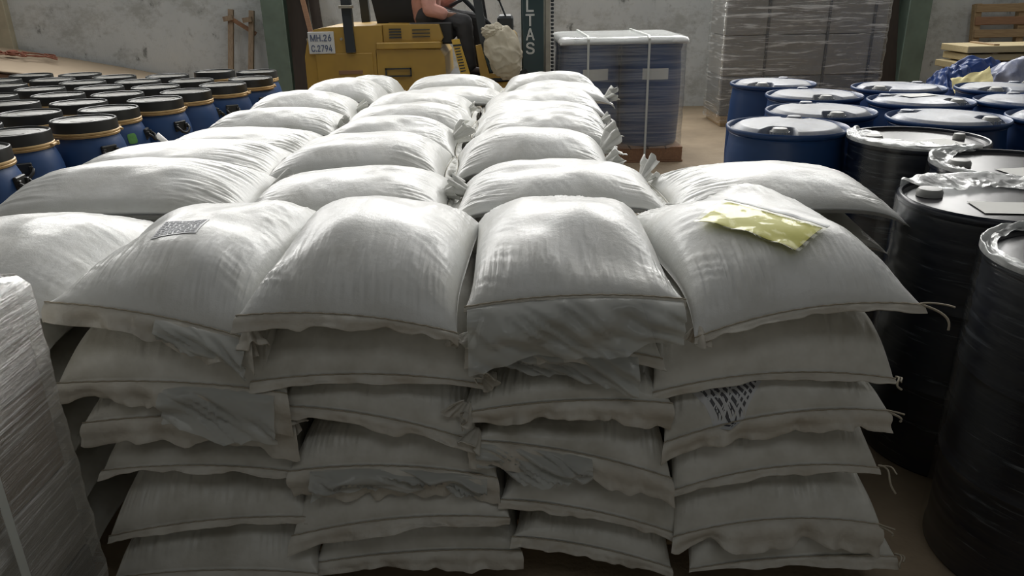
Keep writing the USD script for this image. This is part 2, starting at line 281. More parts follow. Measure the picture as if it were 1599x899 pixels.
# ------------------------------------------------------------------ sacks
def grid_noise(U, V, fu, fv, seed):
    return noise(np.stack([U * fu + 31.7 * seed, V * fv + 11.3 * seed, np.full_like(U, seed * .77)], -1), seed)
SURF = {}
def sack(key, label, group, FL, FR, BL, BR, zb, t, seed, nu=100, nv=80, end=(0, 0), sagb=0., pu=3.0, qu=.68, pv=3.2, qv=.58, ev=.16, wr=.006, pleat=.55, m='woven_white',
         lump=.14, hem0=None, hem1=None, hem_m='hem', thread_m='thread', dent=None, arch=0., ears=(), pinch=.05):
    """u runs from the near (or left) sewn end -1 to the far (or right) one +1, v from one fold of the tube to the other; corners in plan.
    end: height of the near seam at v=-1 and v=+1, relative to zb. hem: (length at v=-1, at v=+1, droop degrees)."""
    FL, FR, BL, BR = (np.array(p, float) for p in (FL, FR, BL, BR)); ctr = (FL + FR + BL + BR) / 4
    def base_xy(u, v):
        uu = u * (1 - pinch * (1 - v ** 2) * u ** 4); vv = v * (1 - .05 * (1 - u ** 4))
        a, b = (uu[..., None] + 1) / 2, (vv[..., None] + 1) / 2
        return (FL * (1 - b) + FR * b) * (1 - a) + (BL * (1 - b) + BR * b) * a - ctr
    def bottom(u, v):
        w = np.where(u < 0, np.abs(u) ** 5, 0); wb = np.where(u > 0, np.abs(u) ** 5, 0)
        z = w * (end[0] * (1 - v) / 2 + end[1] * (1 + v) / 2 + arch * (1 - v ** 2)) + wb * sagb
        return z + ev * t * np.abs(v) ** 6 * (1 - w - wb)
    def top(u, v, wrinkle=True):
        e = np.clip(1 - np.abs(u) ** pu, 0, 1) ** qu * np.clip(1 - np.abs(v) ** pv, 0, 1) ** qv
        T = t * e * (1 + lump * (2 * grid_noise(u, v, 1.6, 1.6, seed) - 1)) + e * .010 * (grid_noise(u, v, 5, 4, seed + 5) - .5)
        z = bottom(u, v) + T
        if dent is not None:
            for du, dv, r, a in dent: z = z + a * np.exp(-((u - du) ** 2 + (v - dv) ** 2) / r ** 2) * np.clip(e * 3, 0, 1)
        if wrinkle:
            k = np.clip(np.abs(u) - .25, 0, 1) ** 1.4 * (1 - np.abs(u) ** 10)
            a = grid_noise(u, v + .12 * u, 2.6, 17, seed + 1); b = grid_noise(u, v - .25 * u * v, 4.0, 30, seed + 2)
            patch = np.clip(grid_noise(u, v, 2.2, 2.2, seed + 3) * 2 - .45, 0, 1.2)
            side_k = np.clip(np.abs(v) - .45, 0, 1) * (1 - np.abs(v) ** 8)
            c = grid_noise(u + .3 * v, v, 17, 3, seed + 4)
            pk = np.clip((np.abs(u) - .50) / .3, 0, 1) * (1 - np.abs(u) ** 14); pa = grid_noise(u, v, 1.8, 44, seed + 6); pm = np.clip(grid_noise(u, v, 1.5, 4, seed + 7) * 1.8 - .4, .15, 1)
            rid = lambda q: (1 - np.abs(2 * q - 1)) ** 1.5
            z = z + wr * np.clip(e * 2.5, 0, 1) * (1.5 * k * patch * (rid(a) - .4) + 1.3 * k * patch * (rid(b) - .4) + .9 * side_k * (rid(c) - .4) + pleat * pk * pm * (rid(pa) - .4))
        return z
    us = np.sin(np.linspace(-1, 1, nu + 1) * np.pi / 2 * .93) / math.sin(np.pi / 2 * .93); vs = np.sin(np.linspace(-1, 1, nv + 1) * np.pi / 2 * .9) / math.sin(np.pi / 2 * .9)
    Ug, Vg = np.meshgrid(us, vs, indexing='ij')
    XY = base_xy(Ug, Vg); Zt = top(Ug, Vg)
    P = np.concatenate([XY, Zt[..., None]], -1); n1, m1 = nu + 1, nv + 1
    # the round outer faces: bulge outward between fold and crown
    idx = np.arange(n1 * m1).reshape(n1, m1)
    q = np.stack([idx[:-1, :-1], idx[1:, :-1], idx[1:, 1:], idx[:-1, 1:]], -1).reshape(-1, 4)
    ring = np.concatenate([idx[0, :-1], idx[:-1, -1], idx[-1, :0:-1], idx[:0:-1, 0]])
    ru, rv = Ug.ravel()[ring], Vg.ravel()[ring]
    V = [P.reshape(-1, 3)]; F = [q[:, [0, 1, 2]], q[:, [0, 2, 3]]]; prev = ring; off = n1 * m1; k = len(ring)
    for s in (.93, .8, .5):
        u, v = ru * s, rv * s; b = base_xy(u, v); z = bottom(u, v)
        V.append(np.column_stack([b, z])); cur = np.arange(k) + off; off += k
        nx = np.roll(np.arange(k), -1)
        F += [np.stack([prev, cur, cur[nx]], 1), np.stack([prev, cur[nx], prev[nx]], 1)]; prev = cur
    V.append(np.array([[*base_xy(np.zeros(1), np.zeros(1))[0], float(bottom(np.zeros(1), np.zeros(1))[0])]]))
    F.append(np.stack([prev, np.full(k, off), np.roll(prev, -1)], 1))
    body = trimesh.Trimesh(np.vstack(V), np.vstack(F), process=False)
    if body.volume < 0: body.invert()
    th = thing('sack', label, 'sack', (*ctr, zb), group=group)
    obj('body', body, m, th, smooth=True)
    SURF[key] = dict(thing=th, ctr=ctr, zb=zb, P=P, xy=base_xy, top=top, bottom=bottom)
    for which, hem in ((-1, hem0), (1, hem1)):
        if hem is None: continue
        lL, lR, droop = hem; nn = 56
        v = np.linspace(-1, 1, nn); u = np.full(nn, float(which))
        S = np.column_stack([base_xy(u, v), bottom(u, v) + .002])
        inward = base_xy(u * .9, v * .97) - base_xy(u, v); inward /= np.linalg.norm(inward, axis=1, keepdims=True); out = -inward
        d = math.radians(droop); nq = 9; rows = []
        Lv = (lL * (1 - v) / 2 + lR * (1 + v) / 2) * (.35 + .9 * grid_noise(v * 0, v, 1, 3.2, seed + 8) + .45 * grid_noise(v * 0, v, 1, 9, seed + 12))
        side_dir = np.array([-out[:, 1], out[:, 0]]).T
        for j in range(nq):
            f = j / (nq - 1); dd = d * min(1, .35 + f)
            wave = (.060 * (grid_noise(v * 0 + f * .6, v, 1, 5.5, seed + 9) - .5) + .028 * (grid_noise(v * 0 + f, v, 1.5, 15, seed + 10) - .5)) * f * min(1, (lL + lR) * 9)
            xy = S[:, :2] + out * (Lv * f * math.cos(dd) + wave * math.sin(d) + .004)[:, None]
            rows.append(np.column_stack([xy, S[:, 2] - Lv * f * math.sin(dd) + wave * math.cos(d)]))
        obj('hem', sheet(np.stack(rows), .0022), hem_m, th, smooth=True)
        line = S.copy(); line[:, :2] += out * .006; line[:, 2] += .002 + .0008 * np.sin(np.arange(nn) * 1.9)
        obj('stitched_seam', tube(line, .0017, 6), thread_m, th, smooth=True)
    for (eu, ev_, size, elev, kind) in ears:
        u, v = np.array([float(eu)]), np.array([float(ev_)])
        c = np.array([*base_xy(u, v)[0], float(bottom(u, v)[0])]); o = c[:2] / (np.linalg.norm(c[:2]) + 1e-9)
        if kind == 'tuft':      # crumpled gathered end of the bag
            d3 = np.array([o[0] * math.cos(elev), o[1] * math.cos(elev), math.sin(elev)]); sd = np.cross(d3, [0, 0, 1.]); sd /= np.linalg.norm(sd); nd = np.cross(sd, d3)
            ss, qq = np.meshgrid(np.linspace(-1, 1, 44), np.linspace(0, 1, 12), indexing='ij')
            ph = ss * 2.3 + seed; ruf = np.abs((ss * 5.2 + seed * .3) % 2 - 1) - .5
            wid = size * (.16 + .50 * qq ** .8 * (.75 + .5 * grid_noise(ss, qq, 3, 1, seed + 21)) + .34 * ruf * qq)
            ln = size * qq * (.60 + .55 * grid_noise(ss, qq * 0, 4, 1, seed + 23)) + .30 * size * (grid_noise(ss, qq, 5, 4, seed + 22) - .5) * (.3 + qq)
            Pq = c + (np.cos(ph) * wid)[..., None] * sd + (np.sin(ph) * wid * .75)[..., None] * nd + ln[..., None] * d3 - np.array([*o, 0]) * .025 + np.array([0, 0, .022])
            obj('gathered_end', sheet(Pq, .003), hem_m, th, smooth=50)
        else:                   # tail of sewing thread at a corner
            pts = []
            for k_ in range(12):
                f = k_ / 11; pts.append(c + np.array([*o, 0]) * size * f * .8 + np.array([.012 * math.sin(f * 5 + seed), .01 * math.cos(f * 4), size * (elev * f - .9 * f * f)]))
            obj('thread_tail', tube(pts, .0028, 6), thread_m, th, smooth=True)
            pts2 = [p + np.array([.004, -.004, 0]) + np.array([.01, 0, .05]) * (i / 11) ** 1.3 * size * 12 for i, p in enumerate(pts[:9])]
            obj('thread_tail', tube(pts2, .0022, 6), thread_m, th, smooth=True)
    return th

ORD = ['top', 'second', 'third', 'fourth', 'fifth', 'bottom']
YF, YB = 1.65, 2.37
ZL = [.85, .70, .55, .40, .25, .10]
FRONT = {
 'A': [(-1.08, .92, -.62, .81), (-1.10, .70, -.57, .66), (-1.07, .58, -.57, .57), (-1.06, .43, -.57, .42), (-1.07, .24, -.57, .28), (-1.08, .11, -.55, .12)],
 'B': [(-.64, .88, -.13, .83), (-.63, .69, -.09, .67), (-.62, .62, -.11, .51), (-.57, .43, -.06, .39), (-.58, .24, -.03, .28), (-.54, .12, 0., .15)],
 'C': [(-.11, .89, .40, .90), (-.10, .77, .35, .73), (-.12, .60, .38, .61), (-.10, .51, .39, .39), (-.03, .33, .43, .20), (0., .21, .41, .09)],
 'D': [(.43, .80, .96, .87), (.36, .63, .93, .66), (.39, .50, .92, .58), (.42, .35, .93, .40), (.43, .21, .95, .24), (.48, .10, 1.01, .13)]}
WHERE = {'A': 'leftmost front column', 'B': 'second front column from left', 'C': 'third front column from left', 'D': 'rightmost front column'}
# hem (left, right, droop) of each, from the top down
HEM = {'A': [(.035, .085, 70), (.045, .10, 78), (.05, .075, 72), (.02, .02, 40), (.018, .018, 40), (.02, .02, 40)],
       'B': [(.03, .03, 62), (.03, .012, 55), (.03, .03, 55), (.085, .075, 84), (.045, .02, 60), (.035, .05, 72)],
       'C': [(.012, .012, 60), (.05, .03, 62), (.03, .075, 78), (.06, .06, 70), (.022, .022, 60), (.03, .03, 60)],
       'D': [(.02, .02, 50), (.02, .02, 50), (.05, .055, 76), (.02, .02, 50), (.05, .075, 74), (.012, .03, 60)]}
TOPLAB = {'A': 'white woven sack with small grey printed panel on its top, in the front row', 'B': 'white woven sack with pointed left corner, second from left in the front top row',
          'C': 'white woven sack with clear liner hanging from its front, top of the third front column', 'D': 'white woven sack carrying the yellow document pouch, front right corner of the pile'}
sd = 10
for col in 'ABCD':
    for i, (xl, zl, xr, zr) in enumerate(FRONT[col]):
        sd += 3; r = random.Random(sd)
        zb = ZL[i]; topm = i == 0
        dy = r.uniform(-.02, .02) + (0 if topm else .01)
        lean = {'A': -.02, 'B': .02, 'C': .03, 'D': .0}[col]
        xl, xr = (xl, xr) if topm else (xl - .012, xr + .012); xbl, xbr = xl + .02 + lean, xr - .01 + lean
        if topm: xbl, xbr = {'A': (-1.10, -.56), 'B': (-.60, -.085), 'C': (-.115, .41), 'D': (.355, .90)}[col]
        yb = YB + ({'A': .06, 'B': .02, 'C': .05, 'D': .0}[col] if topm else 0)
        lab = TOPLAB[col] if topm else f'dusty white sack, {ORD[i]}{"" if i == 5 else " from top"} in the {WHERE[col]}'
        # where a gap remains between the seams above and below, the sack is thicker
        t = .165 if topm else .150
        z_up = FRONT[col][i - 1] if i else None
        kw = {}
        if topm:
            kw = dict(nu=140, nv=160, pu=2.7, qu=.70, pv=3.7, qv=.52, ev=.10, wr=.011, dent={'A': [(-.1, -.75, .4, -.035), (.75, .1, .5, .02)], 'B': [(.3, .1, .6, .012)], 'C': [(.1, -.1, .6, .006)], 'D': [(.78, .22, .34, .055), (-.2, -.6, .35, .01)]}[col])
        ears = []
        if col == 'D': ears.append((-1, 1, .075 if i in (0, 3) else .03, .35, 'tail'))
        if col == 'D' and i in (0,): ears.append((-1, -1, .05, -1.2, 'tuft'))
        if col == 'C' and i in (1, 2, 3): ears.append((-1, -1, .06, -.5, 'tuft'))
        if col == 'B' and i in (1,): ears.append((-1, 1, .05, -.3, 'tuft'))
        if col == 'A' and i in (0, 2): ears.append((-1, 1, .06, -.9, 'tuft'))
        sack(col + str(i), lab, 'sacks on the front face of the pile', (xl, YF + dy), (xr, YF + dy + r.uniform(-.015, .015)), (xbl, yb), (xbr, yb), zb, t, sd,
             end=(zl - zb, zr - zb), arch={'D': .03, 'B': .02, 'C': .015, 'A': .012}[col] if i < 5 else .01, hem0=HEM[col][i],
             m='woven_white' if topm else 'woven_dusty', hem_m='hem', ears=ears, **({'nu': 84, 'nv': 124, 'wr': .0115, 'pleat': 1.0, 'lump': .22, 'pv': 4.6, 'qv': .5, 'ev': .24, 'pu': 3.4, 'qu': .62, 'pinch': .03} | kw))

# loose clear liner hanging out of two bags of the third column
def liner(key, v0, v1, L0, L1, seed, dz=.0, droop=80):
    s = SURF[key]; nn, nq = 70, 16
    v = np.linspace(v0, v1, nn); u = np.full(nn, -1.)
    S = np.column_stack([s['xy'](u, v), s['bottom'](u, v) - .002 + dz]); rows = []
    L = (L0 + (L1 - L0) * np.linspace(0, 1, nn)) * (.7 + .6 * grid_noise(v * 0, v, 1, 2.3, seed)); d = math.radians(droop)
    for j in range(nq):
        f = j / (nq - 1); dd = d * min(1, .2 + 1.2 * f)
        w = (.075 * (grid_noise(v * 0 + f * .9, v + .5 * f, 1.5, 3.5, seed + 1) - .45) + .045 * (1 - abs(2 * grid_noise(v * 0 + f, v - .8 * f, 2, 7, seed + 2) - 1) - .5)) * min(1, f * 2.2)
        rows.append(np.column_stack([S[:, 0], S[:, 1] - L * f * math.cos(dd) - w - .008, S[:, 2] - L * f * math.sin(dd)]))
    obj('plastic_liner', sheet(np.stack(rows), .0012), 'liner', s['thing'], smooth=True, label='crumpled translucent plastic liner hanging out of the sewn mouth')
liner('C0', -.98, .98, .13, .11, 501)
liner('C1', -.95, .75, .04, .10, 502)
liner('C3', -.95, .2, .09, .05, 503)
liner('A1', -.1, .9, .09, .13, 504)
liner('A0', .05, .95, .05, .10, 505)
liner('B3', -.8, .9, .08, .05, 506)

# printed panels
def patch(key, uc, vc, du, dv, ang, nline, seed, panel='print_panel', ink='ink', lab=''):
    s = SURF[key]; ca, sa = math.cos(ang), math.sin(ang)
    LU = np.linalg.norm(s['xy'](np.array([1.]), np.array([0.])) - s['xy'](np.array([-1.]), np.array([0.]))) / 2; LV = np.linalg.norm(s['xy'](np.array([0.]), np.array([1.])) - s['xy'](np.array([0.]), np.array([-1.]))) / 2
    def pos(a, b, off):
        u = uc + (a * du * ca - b * dv * sa) / LU; v = vc + (a * du * sa + b * dv * ca) / LV
        return np.concatenate([s['xy'](u, v), (s['top'](u, v) + off)[..., None]], -1)
    A, B = np.meshgrid(np.linspace(-1, 1, 22), np.linspace(-1, 1, 22), indexing='ij')
    p = obj('printed_panel', sheet(pos(A, B, .0012), .0008), panel, s['thing'], smooth=True, label=lab)
    r = random.Random(seed); ms = []
    for k in range(nline):
        a0 = .9 - 1.8 * (k + .15) / nline; a1 = a0 - 1.8 / nline * .55; b = -.92
        while b < .9:
            w = r.uniform(.06, .32); b2 = min(b + w, .92)
            aa, bb = np.meshgrid(np.linspace(a0, a1, 2), np.linspace(b, b2, max(3, int(w * 12))), indexing='ij')
            ms.append(sheet(pos(aa, bb, .0021), .0006)); b = b2 + r.uniform(.03, .08)
    obj('print_lines', cat_(ms), ink, p, smooth=False)
patch('A0', -.31, -.08, .058, .058, -.10, 8, 3, 'print_pale', 'ink_faded', 'grey block of small faded print')
patch('D2', -.80, -.42, .075, .075, .78, 12, 4, 'print_panel', 'ink', 'dark block of small dense print set cornerwise')

# the sack behind the left of the front row and the crosswise rows on top
sack('Z0', 'white woven sack at the far left behind the wrapped pallet, left of the front row', 'sacks along the top of the pile', (-1.70, 1.70), (-1.08, 1.70), (-1.72, 2.40), (-1.05, 2.42), .85, .140, 90, nu=120, nv=100, pu=2.6, pv=2.6, wr=.008)
ROWY = {'E': (2.70, .27), 'F': (3.25, .285), 'G': (3.75, .265), 'H': (4.25, .265), 'I': (4.80, .27), 'J': (5.30, .255), 'K': (5.80, .255)}
TOP = {'E1': (-1.80, -.88, 1.01), 'E2': (-.93, -.22, .965), 'E3': (-.19, .53, .985), 'E4': (.55, 1.32, .965),
       'F1': (-1.85, -.95, .985), 'F2': (-.99, -.27, .995), 'F3': (-.25, .44, 1.01), 'G1': (-1.70, -.95, .95), 'G2': (-.92, -.25, .985), 'G3': (-.19, .50, 1.005),
       'H1': (-1.66, -.91, .985), 'H2': (-.91, -.21, .99), 'H3': (-.18, .53, .98), 'I1': (-1.62, -.91, 1.0), 'I2': (-.88, -.20, .985), 'I3': (-.17, .58, .99),
       'J1': (-1.42, -.83, 1.02), 'J2': (-.70, -.02, .95), 'J3': (0., .66, .97), 'K1': (-1.22, -.79, .99), 'K2': (-.77, -.05, .98), 'K3': (-.05, .66, .99)}
NTH = {'E': 'first crosswise row', 'F': 'second crosswise row', 'G': 'third crosswise row', 'H': 'fourth crosswise row', 'I': 'fifth crosswise row', 'J': 'sixth crosswise row', 'K': 'rearmost crosswise row'}
POS = {1: 'left-hand', 2: 'middle', 3: 'right-hand', 4: 'overhanging far right'}
EARS = {'E1': [(1, .5, .10, .2, 'tuft')], 'E3': [(1, -.7, .07, -.3, 'tuft'), (1, .8, .085, .7, 'tuft'), (-1, .3, .075, .4, 'tuft')], 'E4': [(1, -.9, .05, .2, 'tail')], 'E2': [(1, .2, .06, .2, 'tuft')],
        'F1': [(1, -.4, .11, .15, 'tuft'), (-1, -.6, .06, .3, 'tuft')], 'F3': [(1, .9, .10, .5, 'tuft'), (1, -.2, .08, .5, 'tuft')], 'G2': [(1, .3, .12, .45, 'tuft')], 'G3': [(1, .4, .10, .5, 'tuft')],
        'H1': [(1, -.2, .08, .5, 'tuft')], 'G1': [(-1, 0, .12, .3, 'tuft')], 'I1': [(1, .3, .09, .4, 'tuft')], 'J3': [(1, -.5, .10, .5, 'tuft')], 'J1': [(-1, .3, .09, .2, 'tuft')], 'H3': [(1, 0., .07, .4, 'tuft')], 'I2': [(1, .0, .06, .4, 'tuft')]}
for k, (xl, xr, zc) in TOP.items():
    sd += 3; r = random.Random(sd); y, hw = ROWY[k[0]]; j = lambda a=.02: r.uniform(-a, a)
    near = k[0] in 'EF'
    pos = POS[int(k[1])]
    lab = f'white sack lying crosswise, {pos} one of the {NTH[k[0]]}'
    sl = -.02 if k[1] == '1' else 0.
    dents = []
    if k == 'E1': dents = [(.2, .2, .5, .012)]
    if k == 'F3': dents = [(-.2, 0, .6, .01)]
    sack(k, lab, 'sacks along the top of the pile', (xl + j(), y - hw + j()), (xl + j(), y + hw + j()), (xr + j(), y - hw + j() - (.06 if k == 'E4' else 0)), (xr + j(), y + hw + j()), .85, zc - .85 + .008, sd,
         nu=130 if near else 100, nv=124 if near else 96, pu=2.9 if k != 'E4' else 2.3, qu=.62, pv=2.6, qv=.52, ev=.30, wr=.010 if near else .012, lump=.10, sagb=-.02 if k == 'E4' else 0, end=(sl, sl),
         dent=dents, hem0=(.03, .03, 40), hem1=(.03, .03, 30), hem_m='hem_clean', thread_m='thread_white', ears=EARS.get(k, ()))

# the layers under the crosswise rows: coarse copies on the same footprint
def plain_sack():
    s = sack('plain', 'white sack inside the pile, under the crosswise rows', 'sacks in the lower layers behind the front face', (-.37, -.245), (-.37, .245), (.37, -.245), (.37, .245), 0, .148, 3, nu=36, nv=28, ev=.3, pv=2.8, m='woven_dusty', wr=.004)
    return s
proto = plain_sack(); first = True
def lower(cx, cy, z, ang, lab, grp='sacks in the lower layers behind the front face'):
    if 'hidden' in lab: grp = 'sacks hidden inside the pile'
    global first
    if first:
        first = False; ops = UsdGeom.Xformable(proto).GetOrderedXformOps(); ops[0].Set(Gf.Vec3d(cx, cy, z)); setd(proto, label=lab, group=grp)
        return
    dup(proto, (cx, cy, z), ang, lab, 'sack', grp)
CX = {'1': -1.32, '2': -.575, '3': .17}
for rk, (y, hw) in ROWY.items():
    for li in range(1, 6):
        for cn, cx in CX.items():
            if rk == 'E' and cn == '3' and False: continue
            lower(cx + rng.uniform(-.01, .01), y + rng.uniform(-.008, .008) + .01, ZL[li], rng.uniform(-.015, .015), 'white sack hidden inside the pile' if cn != '3' else f'white sack on the right flank, {ORD[li]} layer of the {NTH[rk]}')
        if rk == 'E': lower(.93, y + .02, ZL[li], 0, f'white sack below the overhanging far right sack, {ORD[li]} layer')
for li in range(1, 6): lower(-1.43, 2.06, ZL[li], math.pi / 2, f'white sack hidden behind the wrapped pallet, {ORD[li]} layer')

# the timber pallets under the pile
def pallet(name, x0, x1, y0, y1, h, lab, m='wood', nb=7, group=None, rotz=0):
    t = thing(name, lab, 'pallet', ((x0 + x1) / 2, (y0 + y1) / 2, 0), rotz, group=group)
    lx, ly = (x1 - x0) / 2, (y1 - y0) / 2
    w = 2 * ly / nb
    for i in range(nb): obj('deck_board', box(-lx, lx, -ly + i * w + .008, -ly + (i + 1) * w - .008, h - .02, h, .003), m, t)
    for xx in (-lx + .05, 0, lx - .05): obj('stringer', box(xx - .05, xx + .05, -ly + .01, ly - .01, .02, h - .02, .003), m, t)
    for xx in (-lx + .05, 0, lx - .05): obj('bottom_board', box(xx - .05, xx + .05, -ly, ly, 0, .02, .003), m, t)
    return t
pallet('wooden_pallet', -1.08, -.02, 1.86, 2.92, .098, 'wooden pallet under the front left of the sack pile', group='pallets under the sacks')
pallet('wooden_pallet', .00, 1.00, 1.86, 2.92, .098, 'wooden pallet under the front right of the sack pile', group='pallets under the sacks')
for i, yy in enumerate((2.95, 4.0, 5.05)):
    for jx, (a, b) in enumerate(((-1.72, -.60), (-.58, .54))):
        pallet('wooden_pallet', a, b, yy, yy + 1.02, .098, f'wooden pallet under the {("second", "third", "rear")[i]} {("left", "right")[jx]} part of the sack pile', group='pallets under the sacks')

# yellow document pouch on the front right sack
def pouch():
    s = SURF['D0']; P = s['P'].reshape(-1, 3); f = LinearNDInterpolator(P[:, :2] + s['ctr'], P[:, 2] + s['zb'])
    c = np.array([(.47, 1.89), (.68, 1.71), (.79, 1.81), (.60, 2.06)]) - np.array([0, .0])
    a, b = np.meshgrid(np.linspace(0, 1, 26), np.linspace(0, 1, 16), indexing='ij')
    def surf(a, b):
        xy = (c[0] * (1 - a)[..., None] + c[1] * a[..., None]) * (1 - b)[..., None] + (c[3] * (1 - a)[..., None] + c[2] * a[..., None]) * b[..., None]
        z = f(xy[..., 0], xy[..., 1]); return xy, np.nan_to_num(z, nan=.98)
    xy, z = surf(a, b)
    from scipy.ndimage import gaussian_filter, maximum_filter
    zs = gaussian_filter(maximum_filter(z, 5), 3, mode='nearest'); zs += max(0, (z - zs).max()) * .6 + .004
    zs += .006 * (1 - np.minimum(b * 4, 1)) * np.sin(a * 9) ** 2
    o = np.array([.63, 1.88, zs.mean()]); G = np.concatenate([xy, zs[..., None]], -1) - o
    t = thing('document_pouch', 'yellow paper in a clear plastic pouch lying on the front right sack', 'document pouch', o)
    obj('yellow_sheet', sheet(G[1:-1, 1:-1], .0016), 'yellow_paper', t, smooth=True)
    n = .004 * (noise(np.stack([a * 12, b * 8, a * 0 + 3], -1), 4) - .3)
    G2 = G.copy(); G2[..., 2] += .003 + n
    obj('clear_sleeve', sheet(G2, .0008), 'sleeve', t, smooth=True)
    e = G2[:, -1]; iw = (G2[:, -2] - e); iw /= np.linalg.norm(iw, axis=1, keepdims=True); band = np.stack([e - iw * .004, e + iw * .004, e + iw * .011], 1) + [0, 0, .0022]
    obj('sealed_edge', sheet(band, .0012), 'plate_white', t, smooth=True, label='white sealed edge of the pouch')
pouch()

# ------------------------------------------------------------------ blue tight-head plastic drums (right)
def arc(r0, r1, z0, z1, n=6):
    a = np.linspace(0, np.pi / 2, n); return [(r0 + (r1 - r0) * (1 - math.cos(x)), z0 + (z1 - z0) * math.sin(x)) for x in a]
def plastic_drum(label, loc, rotz, group=None):
    t = thing('plastic_drum', label, 'drum', loc, rotz, group)
    z = [(0, .006), (.24, .0), (.262, .012), (.272, .05), (.277, .15), (.285, .30), (.289, .45), (.289, .55), (.286, .68), (.279, .80), (.272, .86), (.270, .885), (.274, .895)]
    obj('body', lathe(z + [(.268, .905), (0, .905)], 72), 'blue_plastic', t, smooth=40)
    ring = [(.268, .900), (.280, .902), (.287, .908), (.290, .917), (.289, .925), (.284, .929), (.278, .926), (.272, .918), (.266, .905)]
    obj('chime', lathe(ring + [ring[0]], 72), 'blue_plastic', t, smooth=50)
    # domed head with two wedge-shaped recesses for the bungs
    nr, nt = 46, 180
    R = np.linspace(0, .266, nr); TH = np.linspace(0, 2 * np.pi, nt, endpoint=False)
    rr, tt = np.meshgrid(R, TH, indexing='ij')
    base = np.where(rr < .225, .935 + .012 * (1 - (rr / .225) ** 2), .0)
    edge = .908 + (.935 - .908) * np.clip((.258 - rr) / .033, 0, 1) ** .7
    zz = np.where(rr < .225, base, edge)
    for ang in (-math.pi / 2, math.pi / 2):
        d = (tt - ang + np.pi) % (2 * np.pi) - np.pi
        lat = np.abs(rr * np.sin(d)); rad = rr * np.cos(d)
        half = .050 + .40 * np.clip(rad - .13, 0, .2) * (1 if ang < 0 else .6)
        inside = np.clip((half - lat) / .010, 0, 1) * np.clip((rad - .135) / .018, 0, 1)
        inside = np.where(np.cos(d) > 0, inside, 0); inside = inside * inside * (3 - 2 * inside)
        zz = zz * (1 - inside) + np.minimum(zz, .904) * inside
    V = np.stack([rr * np.cos(tt), rr * np.sin(tt), zz], -1).reshape(-1, 3); F = []
    ii = np.arange(nr * nt).reshape(nr, nt); jj = np.roll(ii, -1, 1)
    q = np.stack([ii[:-1], ii[1:], jj[1:], jj[:-1]], -1).reshape(-1, 4)
    m = trimesh.Trimesh(V, np.vstack([q[:, [0, 1, 2]], q[:, [0, 2, 3]]]), process=True); m.merge_vertices(); m.fix_normals()
    if m.face_normals[:, 2].mean() < 0: m.invert()
    hd = obj('drum_head', m, 'blue_dusty', t, smooth=40, label='domed drum head under grey dust')
    for yy in (-.195, .195):
        b = lathe([(0, 0), (.043, 0), (.043, .020), (.036, .034), (.032, .041), (.026, .043), (0, .043)], 32); b.apply_translation((0, yy, .904))
        k = obj('bung_cap', b, 'cap_grey' if yy < 0 else 'blue_dusty', t, smooth=40)
        ms = [box(-.004, .004, .041, .046, .004, .026).apply_transform(trimesh.transformations.rotation_matrix(a, (0, 0, 1))) for a in np.linspace(0, 2 * np.pi, 14, endpoint=False)]
        g = cat_(ms); g.apply_translation((0, yy, .904)); obj('cap_grip', g, 'cap_grey' if yy < 0 else 'blue_dusty', k, smooth=False)
    return t
DR = [(1.36, 3.75, -.50, 'blue plastic drum with grey dusty head, nearest of the blue drums on the right'), (1.70, 4.21, .05, 'blue plastic drum directly behind the nearest blue drum'),
      (1.85, 5.47, -.68, 'blue plastic drum at the left rear of the right-hand group, by the bare floor'), (1.90, 4.84, 0., 'blue plastic drum between the left rear drum and the second drum'),
      (2.23, 3.91, .80, 'blue plastic drum behind the black drums, its cap at the right of its head'), (2.40, 4.52, .85, 'blue plastic drum with a pale label on its head, middle of the right-hand group'),
      (2.56, 5.12, -1.05, 'blue plastic drum at the rear in the middle, in front of the yellow paper'), (3.18, 4.99, -.80, 'blue plastic drum at the right rear, below the large plastic-covered bundle'),
      (2.98, 4.42, -.1, 'blue plastic drum near the right picture edge, behind the front right one'), (2.82, 3.85, -.6, 'blue plastic drum cut by the right picture edge, beside the black drums')]
d0 = None
for x, y, a, lab in DR:
    if d0 is None: d0 = plastic_drum(lab, (x, y, 0), a, 'blue drums on the right')
    else: dup(d0, (x, y, 0), a, lab, 'drum', 'blue drums on the right')
# a pale label on one drum head, its own thing
lb = sheet(np.stack([*np.meshgrid(np.linspace(-.10, .10, 8), np.linspace(-.05, .05, 4), indexing='ij'), np.zeros((8, 4))], -1), .0015)
t = thing('head_label', 'pale paper label stuck on the head of the middle blue drum', 'label', (2.40, 4.55, .9495), .3); obj('paper', lb, 'paper', t)

# ------------------------------------------------------------------ black steel drums in stretch film (right front)
def crumple_film(r, seed, a0, a1, z, w0, w1):
    """film gathered over the chime and folded onto the lid between two angles"""
    A, Q = np.meshgrid(np.linspace(a0, a1, 60), np.linspace(0, 1, 18), indexing='ij')
    wide = w0 + (w1 - w0) * (.5 + .5 * np.sin((A - a0) / (a1 - a0) * np.pi)) * (.55 + .9 * noise(np.stack([A * 2.2, A * 0, A * 0 + seed], -1), seed))
    rad = r + .008 - wide * np.clip(Q - .25, 0, 1); zz = z - .018 * np.clip(.25 - Q, 0, 1) * 4 + .012 + np.where(Q > .25, -.018 * np.clip(Q * 2 - .5, 0, 1), 0)
    zz = zz + .030 * (fbm(np.stack([A * 6, Q * 4, A * 0 + seed], -1), 3, seed) - .35) * np.clip(Q * 3, 0, 1)
    zz = np.maximum(zz, np.where(rad < r - .012, z - .004, -1))
    return sheet(np.stack([rad * np.cos(A), rad * np.sin(A), zz], -1), .001)
